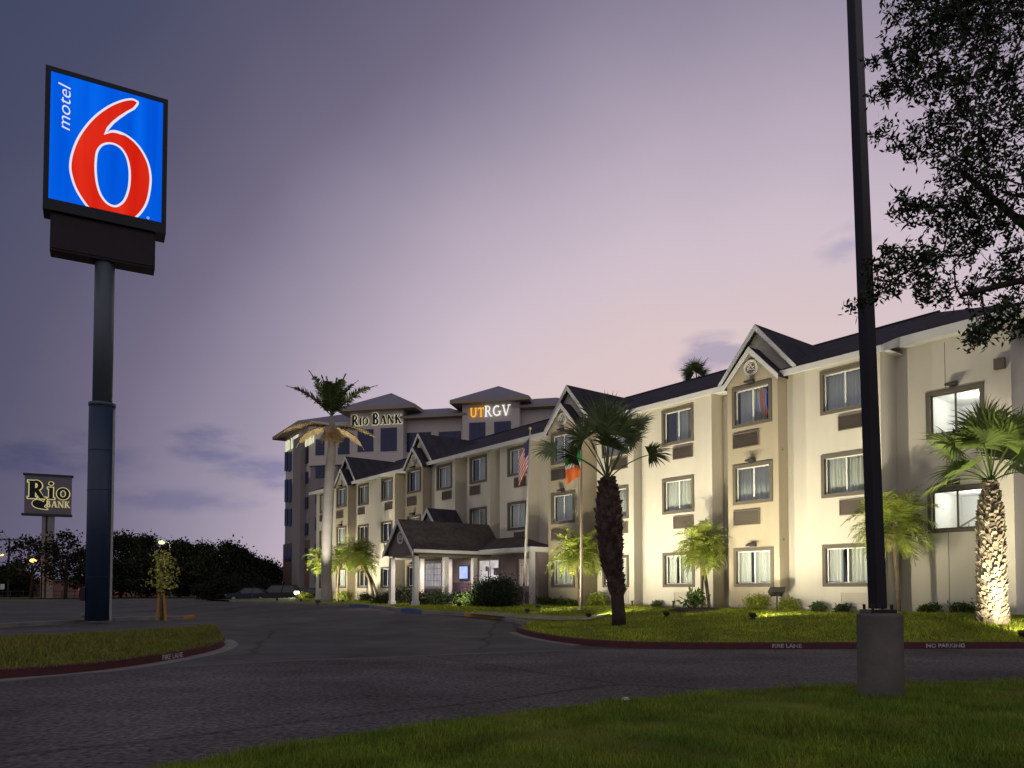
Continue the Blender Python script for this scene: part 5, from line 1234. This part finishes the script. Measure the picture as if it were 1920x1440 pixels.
for i, (px, p, w_, h, m, lab, n) in enumerate(((722, 4.6, 1.4, .55, shr_d, 'dark low bush left of the porch', 900), (752, 3.4, 1.6, .75, shr_d, 'dark bush seen through the porch', 900), (790, 4.3, 1.1, .62, shr_d, 'dark green bush right beside the front porch post', 900), (818, 4.2, 1.3, .62, shr_g, 'mid green bush below the white lobby window', 1000), (848, 4.0, 1.0, .55, shr_d, 'dark bush below the purple door panel', 800), (872, 3.9, .8, .55, shr_g, 'small green bush under the lit sign box', 700), (893, 3.6, .8, .7, shr_g, 'rounded light green bush left of the big dark bush', 700),
        (1025, .8, 1.2, .32, shr_g, 'flat green ground shrub below the dim bay', 700), (1062, .9, 1.0, .3, shr_g, 'low green shrub left of the second flagpole', 600), (1122, .5, .75, .5, shr_lit, 'shrub coloured as floodlit between the dim bay and the front palm', 700), (1420, .95, .62, .42, shr_lit, 'pointed shrub coloured as floodlit, left of the floodlight', 500), (1478, .5, .45, .35, shr_lit, 'shrub coloured as floodlit, just right of the floodlight', 420), (1535, .4, .4, .28, shr_g, 'small tuft below the curtained ground-floor window', 300), (1580, .35, .4, .25, shr_d, 'sparse dark tuft left of the light pole', 220), (1232, .3, .4, .2, shr_g, 'tiny tuft left of the young shrub', 220),
        (1745, -.5, .5, .28, shr_g, 'low tuft right of the bushy yellow-green palm', 280), (1800, -.55, .7, .35, shr_g, 'dim green shrub between the palm shadow and the thick palm', 420), (570, 2.5, 1.6, .45, shr_lit, 'ground shrub coloured as floodlit at the far corner of the motel', 900), (648, 2.2, .9, .55, shr_lit, 'shrub coloured as floodlit, right of the tall palm', 600), (683, 1.8, 1.0, .5, shr_g, 'green shrub under the leaning palm', 600))):
    shrub(at_wall(px, 1135, p), w_, w_*.7, h, m, lab, 200+i, n, .085)
# young shrub in its ring of mulch
b = at_wall(1305, 1150, 1.9); mul = mat('mulch', (.022, .014, .010), .98, (.04, .027, .02), 14, .9, 40); mb = MB(); n = 28
for r_, z in ((.0, .09), (.55, .085), (.82, .05), (.95, -.03)):
    for i in range(n): mb.v.append((r_*math.cos(i*2*PI/n), r_*1.0*math.sin(i*2*PI/n), z))
for j in range(3):
    for i in range(n): mb.f.append((j*n+i, j*n+(i+1) % n, (j+1)*n+(i+1) % n, (j+1)*n+i))
mo = mb.build('mulch_bed', mul); mo.location = b; tag(mo, 'dark round mulch bed around the young shrub', 'mulch bed', kind='structure')
shrub(b+Vector((0, 0, .06)), .55, .55, .55, shr_g, 'young broad-leaved shrub in the dark mulch ring', 321, 130, .2, lw=.22)

# ------------------------------------------------------------------ flagpoles and flags
flagw = mat('flagpole_white', (.52, .49, .42), .4, spec=.4); flagd = mat('flagpole_grey', (.24, .19, .15), .5); gold = mat('gold_ball', (.55, .42, .2), .35, metal=.6)
def flagpole(bp_, tp_, r0, m, label):
    t_ = thing('flagpole', label, 'flagpole', tuple(bp_)); v = Vector(tp_)-Vector(bp_); mb = MB(); mb.tube([(0, 0, -.1), tuple(v*.5), tuple(v)], [r0, r0*.8, r0*.5], 10); mb.build('pole', m, t_, True)
    bm = bmesh.new(); bmesh.ops.create_uvsphere(bm, u_segments=12, v_segments=8, radius=.075); me = bpy.data.meshes.new('finial'); bm.to_mesh(me); bm.free(); o = link('finial', me, gold, t_, True); o.location = v+Vector((0, 0, .06))
    mb = MB(); mb.tube([tuple(v*.15+Vector((r0+.03, 0, 0))), tuple(v*.98+Vector((r0*.5+.02, 0, 0)))], .006, 4); mb.build('halyard', m, t_)
    mb = MB(); mb.tube([(0, 0, -.03), (0, 0, .05)], r0*2.4, 14); mb.build('base_collar', m, t_); return t_
uF, _ = on_front(981, 1136, 2.2); b1 = lawn_pt(uF, 2.2); t1 = at_depth(994, 806, b1.y)
flagpole(b1, t1, .055, flagw, 'tall white flagpole on the lawn right of the porch')
uF, _ = on_front(1089, 1138, 2.4); b2 = lawn_pt(uF, 2.4); t2 = at_depth(1090, 838, b2.y)
flagpole(b2, t2, .05, flagd, 'darker flagpole half hidden by the front palm crown')
def flag_mesh(loc, wdt, hgt, folds, drop, mats_fn, mats_, label, dirx=-1.0, stars=False):
    """hanging cloth: columns fan out from the hoist, pulled down towards the fly"""
    n, m_ = 26, 26; mb = MB(); idx = []
    for i in range(n+1):
        s_ = i/n
        for j in range(m_+1):
            t = j/m_; x = dirx*wdt*s_*(1-.10*t); z = -hgt*t*(1-.12*s_)-drop*s_**1.25; y = .085*math.sin(s_*folds*PI*2+t*1.3)*(s_**.5)+.04*math.sin(t*5+s_*9)*s_; mb.v.append((x, y, z))
    me = bpy.data.meshes.new('flag'); fs = []
    for i in range(n):
        for j in range(m_): fs.append((i*(m_+1)+j, (i+1)*(m_+1)+j, (i+1)*(m_+1)+j+1, i*(m_+1)+j+1)); idx.append(mats_fn((i+.5)/n, (j+.5)/m_))
    me.from_pydata(mb.v, [], fs); me.polygons.foreach_set('material_index', idx); me.update(); o = link('flag', me, mats_, None, True); o.location = loc; return tag(o, label, 'flag')
fr_m, fw_m, fb_m = mat('flag_red', (.42, .035, .045), .8), mat('flag_white', (.62, .58, .55), .8), mat('flag_blue', (.035, .04, .13), .8)
f1 = flag_mesh((t1.x-.04, t1.y, t1.z-.35), .50, 1.30, 2.1, 1.05, lambda s_, t: 2 if (s_ < .42 and t < .54) else (0 if int(t*13) % 2 == 0 else 1), [fr_m, fw_m, fb_m], 'faded red and white striped flag hanging limp from the white flagpole')
fg_m, fo_m = mat('flag_green', (.02, .25, .07), .8), mat('flag_orange', (.62, .14, .035), .8)
f2 = flag_mesh((t2.x-.04, t2.y, t2.z-.02), .62, 1.15, 1.6, .50, lambda s_, t: 0 if t+s_*.25 < .50 else (1 if t+s_*.25 < .64 else 2), [fg_m, fw_m, fo_m], 'green, white and orange flag drooping from the darker flagpole')

# ------------------------------------------------------------------ cars parked far left
def car(loc, rz, label, suv=False, col=(.016, .018, .024)):
    t_ = thing('parked_car', label, 'car', loc, rz, 'cars parked beside the office'); pm = mat('car_paint', col, .4, spec=.3)
    H_ = 1.72 if suv else 1.45; Ln = 4.7; W_ = 1.84; bel = .98 if suv else .90
    prof = [(-2.3, .35), (-2.33, .62), (-2.22, bel-.10), (-1.2, bel), (1.5 if not suv else 2.15, bel+.03), (2.25, bel-.03), (2.33, .6), (2.28, .35)]
    mb = MB(); mb.prism([(x, -W_/2, z) for x, z in prof], (0, W_, 0)); mb.build('body', pm, t_, bevel=.07)
    a0, a1, a2, a3 = (-1.25, -.45, 1.0, 1.75) if not suv else (-1.2, -.5, 1.75, 2.15)
    def gh(x0, x1, z, iy): return [(x0, -W_/2+iy, z), (x1, -W_/2+iy, z), (x1, W_/2-iy, z), (x0, W_/2-iy, z)]
    mb = MB(); lo, hi = gh(a0, a3, bel-.01, .08), gh(a1, a2, H_-.05, .24); mb.add(lo+hi, [(0, 1, 5, 4), (1, 2, 6, 5), (2, 3, 7, 6), (3, 0, 4, 7), (4, 5, 6, 7)]); mb.build('windows', office_gl, t_)
    mb = MB(); mb.prism(gh(a1-.06, a2+.06, H_-.05, .23), (0, 0, .06)); mb.build('roof', pm, t_, bevel=.02)
    mb = MB()
    for s_ in (-1, 1):
        for (xa, xb) in ((a0, a1), (a3, a2), ((a0+a3)/2+.1, (a1+a2)/2+.1)): mb.beam((xa, s_*(W_/2-.075), bel), (xb, s_*(W_/2-.235), H_-.04), .07, .05)
    mb.build('pillars', pm, t_)
    for x in (-1.45, 1.4):
        for s_ in (-1, 1):
            mb = MB(); mb.tube([(x, s_*(W_/2-.2), .33), (x, s_*(W_/2+.01), .33)], .33, 20); wh = mb.build('wheel', tyre_m, t_); mb = MB(); mb.tube([(x, s_*(W_/2), .33), (x, s_*(W_/2+.02), .33)], .2, 14); mb.build('rim', rim_m, wh)
    for s_ in (-1, 1):
        mb = MB(); mb.box(-2.36, -2.2, s_*.82, s_*.5, .62, .76); mb.build('headlight', rim_m, t_, bevel=.02)
        mb = MB(); mb.box(2.24, 2.36, s_*.85, s_*.6, .62, .80); mb.build('tail_light', mat('tail_red', (.2, .01, .01), .3), t_, bevel=.02)
        mb = MB(); mb.box(-.95, -.8, s_*(W_/2-.02), s_*(W_/2+.16), bel+.0, bel+.14); mb.build('mirror', pm, t_, bevel=.02)
    return t_
office_gl = mat('car_glass', (.012, .014, .02), .12, spec=.6); tyre_m = mat('tyre', (.01, .01, .01), .9); rim_m = mat('rim_metal', (.3, .3, .32), .4, metal=.5)
for px, d, lab, suv, col, rz in ((470, 78, 'dark blue saloon car, leftmost of the parked cars', False, (.014, .018, .045), .05), (521, 76, 'dark tall estate car in the middle of the parked cars', True, (.018, .020, .024), .02), (572, 81, 'grey car half hidden behind the glaring floodlight', False, (.04, .04, .042), .0)):
    P = at_depth(px, 1110, d); car((P.x, d, terrain(P.x, d)+.005), rz, lab, suv, col)
tag(sweep(resample([at_depth(430, 1105, 82)*Vector((1, 1, 0)) if False else Vector((at_depth(430, 1105, 82).x, 82, terrain(at_depth(430, 1105, 82).x, 82))), Vector((at_depth(585, 1105, 74).x, 74, terrain(at_depth(585, 1105, 74).x, 74)))], 2), [(0, 0), (0, .14), (.2, .14), (.2, 0)], 'kerb', conc), 'kerb of the car park by the office', 'kerb', kind='structure')

# ------------------------------------------------------------------ distant street furniture on the left
pole_w = mat('weathered_wood', (.035, .03, .03), .95)
def utility_pole(px, topy, d, label, arms=(0,)):
    P = at_depth(px, topy, d); z0 = terrain(P.x, d); t_ = thing('utility_pole', label, 'utility pole', (P.x, d, z0)); h = P.z-z0; mb = MB(); mb.tube([(0, 0, -.3), (0, 0, h)], [.17, .12], 10); mb.build('pole', pole_w, t_)
    for a in arms:
        mb = MB(); mb.box(-1.5, 1.5, -.12, .02, h-.45-a, h-.28-a)
        for x in (-1.4, -.7, .7, 1.4): mb.tube([(x, -.05, h-.28-a), (x, -.05, h-.08-a)], .05, 6)
        mb.build('crossarm', pole_w, t_)
    return t_, Vector((P.x, d, P.z))
_, w1 = utility_pole(17.5, 1008, 120, 'wooden utility pole with one crossarm at the left edge')
_, w2 = utility_pole(-14, 993, 104, 'nearer wooden utility pole whose crossarm tip shows at the left edge')
pl = MB()
for o_ in (-1.4, -.7, .7, 1.4):
    a, b_ = w1+Vector((o_, 0, -.1)), w2+Vector((o_, 0, -.1)); pl.tube([a.lerp(b_, i/12)+Vector((0, 0, -1.0*math.sin(i/12*PI))) for i in range(13)], .022, 4); c_ = w1+Vector((o_+16, 60, -.6)); pl.tube([a.lerp(c_, i/12)+Vector((0, 0, -1.6*math.sin(i/12*PI))) for i in range(13)], .022, 4)
o = pl.build('power_line', pole_w); tag(o, 'thin sagging wires strung between the utility poles', 'power line', kind='stuff')
lampe = emat('sodium_lamp', lin(255, 190, 110), 3.0); lampg = emat('greenish_lamp', lin(235, 240, 150), 2.2)
def street_lamp(px, py, d, label, e, energy, col, side=1):
    P = at_depth(px, py, d); z0 = terrain(P.x, d); t_ = thing('street_lamp', label, 'street lamp', (P.x+side*1.2, d, z0), 0, 'street lamps beyond the car park'); h = P.z-z0
    mb = MB(); mb.tube([(0, 0, -.2), (0, 0, h-.3), (-side*.35, 0, h+.05), (-side*.9, 0, h+.14)], [.1, .07, .05, .04], 8); mb.build('pole', pole_m, t_)
    mb = MB(); mb.box(-side*1.5, -side*.85, -.16, .16, h+.06, h+.2); hd = mb.build('lamp_head', pole_m, t_, bevel=.04)
    bm = bmesh.new(); bmesh.ops.create_uvsphere(bm, u_segments=14, v_segments=8, radius=.36); me = bpy.data.meshes.new('lens'); bm.to_mesh(me); bm.free(); o = link('lens', me, e, hd, True); o.location = (-side*1.2, 0, h+.0); o.scale = (1.2, 1.0, .7)
    l = bpy.data.lights.new('lamp_light', 'POINT'); l.energy = energy; l.color = col; l.shadow_soft_size = .3; lo = bpy.data.objects.new('lamp_light', l); C.objects.link(lo); lo.parent = t_; lo.location = (-side*1.2, -.1, h-.35)
street_lamp(2, 1040, 135, 'orange glowing street lamp at the left edge', lampe, 260, (1, .55, .2))
street_lamp(62, 1051, 100, 'orange street lamp glowing inside the thin tree', lampe, 200, (1, .5, .2))
street_lamp(303, 1017, 102, 'greenish street lamp glowing above the staked sapling', lampg, 420, (.95, 1, .55))
# little shop front under the trees and a low wall coloured like red glow
shop_w = mat('shop_wall', (.28, .23, .22), .9, (.22, .18, .18), .6)
P = at_depth(366, 1112, 124); sh_ = thing('shop_building', 'small pale shop with a lit front under the dark trees', 'shop', (P.x, 124, terrain(P.x, 124)), .1)
mb = MB(); mb.box(-3.6, 3.6, 0, 6, -.3, 3.1); mb.build('wall', shop_w, sh_)
mb = MB(); mb.box(-3.9, 3.9, -.9, 6.3, 3.1, 3.5); mb.build('roof', trim_m, sh_)
mb = MB(); mb.box(-3.2, 3.2, -.06, -.002, .6, 2.2); mb.build('window', emat('shop_window_light', lin(120, 118, 160), .7, lin(70, 70, 95), .6), sh_)
mb = MB(); mb.box(-3.5, 3.5, -.5, -.1, 2.35, 3.0); mb.build('lit_sign_band', emat('shop_sign_light', lin(240, 215, 190), .9, lin(150, 130, 120), .7), sh_)
P = at_depth(110, 1112, 128); lw_ = thing('low_building', 'long low building behind the left trees, red glow painted into its wall', 'building', (P.x, 128, terrain(P.x, 128)))
mb = MB(); mb.box(-16, 16, 0, 5, -.3, 2.7); mb.build('wall', mat('red_glow_wall', (.22, .10, .095), .9, (.30, .16, .12), .3), lw_)  # red light streak put into the wall colour of this added building
mb = MB(); mb.box(-16.3, 16.3, -.4, 5.3, 2.7, 3.05); mb.build('roof', trim_m, lw_)
for x in (-9.0, 3.4, 9.5):
    mb = MB(); mb.box(x, x+1.3, -.05, -.002, .5, 1.6); mb.build('lit_window', emat('amber_window', lin(225, 120, 70), .7, lin(130, 60, 45), .9), lw_)
# fence rails before it and a marker post
P = at_depth(80, 1114, 116); fe = thing('rail_fence', 'thin dark railing fence along the far verge', 'fence', (P.x, 116, terrain(P.x, 116))); mb = MB(); mb.box(-11, 11, -.03, .03, .95, 1.03).box(-11, 11, -.03, .03, .3, .36); mb.build('rail', pole_m, fe)
for i in range(12): mb = MB(); mb.box(-11+i*2-.04, -11+i*2+.04, -.05, .05, -.2, 1.15); mb.build('post', pole_m, fe)
P = at_depth(94, 1121.5, 104); mk = thing('marker_post', 'slim orange post beside the bank pylon', 'post', (P.x, 104, terrain(P.x, 104))); mb = MB(); mb.tube([(0, 0, -.2), (0, 0, 2.0)], .09, 10); mb.build('tube', mat('post_orange', (.45, .20, .10), .6), mk); mb = MB(); mb.tube([(0, 0, 2.0), (0, 0, 2.08)], .11, 10); mb.build('cap', white_t, mk)
P = at_depth(5, 1100, 112); sg = thing('small_sign', 'small white board on a dark post at the left edge', 'sign', (P.x, 112, terrain(P.x, 112))); mb = MB(); mb.tube([(0, 0, -.2), (0, 0, 2.1)], .06, 8); mb.build('post', pole_m, sg); mb = MB(); mb.box(-.3, .3, -.09, -.04, 1.3, 2.1); mb.build('board', white_t, sg)
# pale stone and paper scrap
P = G(147, 1163, .0); mb = MB(); rng = np.random.default_rng(4)
bm = bmesh.new(); bmesh.ops.create_icosphere(bm, subdivisions=2, radius=.2)
for v in bm.verts: v.co *= rng.uniform(.75, 1.1); v.co.z *= .55
me = bpy.data.meshes.new('rock'); bm.to_mesh(me); bm.free(); o = link('rock', me, conc); o.location = P+Vector((0, .5, .22)); tag(o, 'pale rock lying by the foot of the tall sign pole', 'rock')
P = G(1173, 1315); mb = MB(); mb.add([(-.05, -.03, .0), (.05, -.02, .008), (.045, .03, .02), (-.05, .025, .006)], [(0, 1, 2, 3)]).add([(.045, .03, .02), (-.05, .025, .006), (-.02, .05, .03), (.03, .05, .035)], [(0, 1, 2, 3)])
o = mb.build('paper_scrap', white_t); o.location = P+Vector((0, 0, .012)); tag(o, 'white paper scrap on the road by the near grass', 'litter')

# ------------------------------------------------------------------ words painted on the kerbs
def kerb_text(txt, line, s_at, size, label):
    L_ = [0]
    for a, b_ in zip(line, line[1:]): L_.append(L_[-1]+(b_-a).length)
    me = text_mesh(txt, size, .001, name='kerb_lettering', bold=.004); V = np.array([v.co for v in me.vertices]); V[:, 0] *= 1.25
    for v, c in zip(me.vertices, V):
        d = min(max(s_at+c[0], 0), L_[-1]-1e-4); i = max(j for j in range(len(L_)-1) if L_[j] <= d); f = (d-L_[i])/(L_[i+1]-L_[i]); P = line[i].lerp(line[i+1], f); t = (line[i+1]-line[i]); t = Vector((t.x, t.y, 0)).normalized(); nrm = Vector((t.y, -t.x, 0))
        v.co = Vector((P.x, P.y, P.z+.068+c[1])) + nrm*(.0145-.012*(c[1]+.06)/.12+c[2])
    o = link('kerb_lettering', me, kerbw); return tag(o, label, 'lettering')
kerbw = mat('kerb_white_paint', (.50, .46, .46), .9, (.22, .16, .16), 9)
def near_s(line, P):
    L_, best = 0, (1e9, 0)
    for a, b_ in zip(line, line[1:]):
        if (a-P).length < best[0]: best = ((a-P).length, L_)
        L_ += (b_-a).length
    return best[1]
nlr = nl
kerb_text('FIRE LANE', nlr, near_s(nlr, G(327, 1237)), .125, 'white words painted on the red kerb of the left island')
krl = smooth_line(kr, 2)
kerb_text('FIRE LANE', krl, near_s(krl, G(1490, 1217)), .115, 'white words painted on the red lawn kerb left of the light pole')
kerb_text('NO PARKING', krl, near_s(krl, G(1795, 1216.5)), .115, 'white words painted on the red lawn kerb right of the light pole')

# ------------------------------------------------------------------ floodlights
flood_m = mat('flood_housing', (.030, .026, .022), .5, spec=.3); flood_e = emat('flood_lens', (1, .95, .75), 14.0)
def flood(u, p, tu, tz, tp_, energy, label, size=.10, h=.11, cone=125, col=(1.0, .93, .70), blend=1.0, loc=None, tgt=None, big=False):
    """ground floodlight at (u, p) aimed at the facade point (tu, tp_, tz)"""
    B = lawn_pt(u, p) if loc is None else loc; t_ = thing('floodlight', label, 'floodlight', tuple(B), 0, 'floodlights aimed at the motel wall'); T = FP(tu, tp_, tz) if tgt is None else tgt
    Hd = Vector((0, 0, h)); d = (T-(B+Hd)).normalized(); q = d.to_track_quat('-Z', 'Y').to_matrix().to_4x4()
    mb = MB(); mb.tube([(0, 0, -.1), (0, 0, h-size*.35)], .025, 8).tube([(0, 0, -.02), (0, 0, .03)], .07, 10); mb.build('stake', flood_m, t_)
    mb = MB(); w_ = size; k_ = size*.7; dp = size*.35
    mb.add([(-w_, -k_, -dp), (w_, -k_, -dp), (w_, k_, -dp), (-w_, k_, -dp), (-w_*.8, -k_*.8, dp), (w_*.8, -k_*.8, dp), (w_*.8, k_*.8, dp), (-w_*.8, k_*.8, dp)], [(4, 5, 6, 7), (0, 1, 5, 4), (1, 2, 6, 5), (2, 3, 7, 6), (3, 0, 4, 7)])
    for i in range(5): x = -w_*.6+w_*1.2*i/4; mb.box(x-.006, x+.006, -k_*.75, k_*.75, dp, dp+size*.18)
    hd = mb.build('housing', flood_m, t_, bevel=.006); hd.matrix_local = Matrix.Translation(Hd) @ q
    mb = MB(); mb.add([(-w_*.94, -k_*.94, -dp*.9), (w_*.94, -k_*.94, -dp*.9), (w_*.94, k_*.94, -dp*.9), (-w_*.94, k_*.94, -dp*.9)], [(0, 3, 2, 1)]); ln = mb.build('lens', flood_e, hd)
    l = bpy.data.lights.new('flood_light', 'SPOT'); l.energy = energy; l.color = col; l.spot_size = R(cone); l.spot_blend = blend; l.shadow_soft_size = .09
    lo = bpy.data.objects.new('flood_light', l); C.objects.link(lo); lo.parent = t_; lo.matrix_local = Matrix.Translation(Hd+d*(size*.5)) @ q
    return t_
flood(5.2, 4.6, 5.0, 5.9, 0, 2462, 'small ground floodlight facing the wall behind the mulch ring', cone=130)
flood(1.9, 4.4, 1.4, 5.2, .5, 1100, 'small ground floodlight facing the nearest bay', cone=120)
flood(-1.2, 4.4, -1.2, 5.8, 0, 1782, 'small ground floodlight facing the wall left of the light pole', cone=130)
flood(8.8, 4.4, 8.3, 5.7, 0, 1814, 'small ground floodlight facing the wall behind the front palm', cone=120)
uS, _ = on_front(1457, 1146, 1.3)
flood(uS, 1.3, .9, 3.2, .55, 60, 'large tilted floodlight on a stake before the nearest bay', size=.24, h=.62, cone=110)
flood(-7.3, 3.0, -5.0, 6.0, -1, 1500, 'floodlight at the far right lighting the stair block', cone=115)
flood(-5.0, 4.9, -5.3, 4.6, .6, 380, 'small ground floodlight before the thick pale palm', cone=90)
flood(9.6, 3.2, 11.4, 5.8, .5, 420, 'ground floodlight dimly lighting the third bay', cone=90)
flood(30.2, 4.8, 29.8, 5.2, 0, 2721, 'ground floodlight facing the wall between the porch and the leaning palm', cone=130)
flood(25.6, 4.2, 25.0, 6.0, .5, 900, 'ground floodlight hidden left of the porch', cone=110)
flood(34.2, 4.8, 34.0, 5.2, .5, 1900, 'ground floodlight near the foot of the tall palm', cone=125)
Bf = at_depth(556, 1112, 62); Bf.z = Bf.z-.45
flood(0, 0, 38.5, 4.0, 0, 1800, 'glaring floodlight at the far corner beside the parked cars', size=.20, h=.45, loc=Bf, tgt=FP(38.5, .5, 4.2))
Bt = lawn_hit(596, 1133) or lawn_pt(36, 5)
flood(0, 0, 0, 0, 0, 3600, 'uplight in the grass aimed at the tall smooth palm', size=.14, h=.15, loc=Bt, tgt=Vector(tallp.location)+Vector((0.1, 0, 7.5)), cone=50, col=(1, .95, .85))
flood(12.6, 5.0, PU-1.0, 3.6, 2.6, 420, 'ground floodlight facing the side of the porch', cone=100)
# porch lights under the ceiling
for p in (2.4, 4.2):
    l = bpy.data.lights.new('porch_light', 'AREA'); l.energy = 70; l.size = .3; l.color = (1, .85, .75); lo = bpy.data.objects.new('porch_light', l); C.objects.link(lo); lo.parent = motel; lo.location = L(PU, p, 2.86)
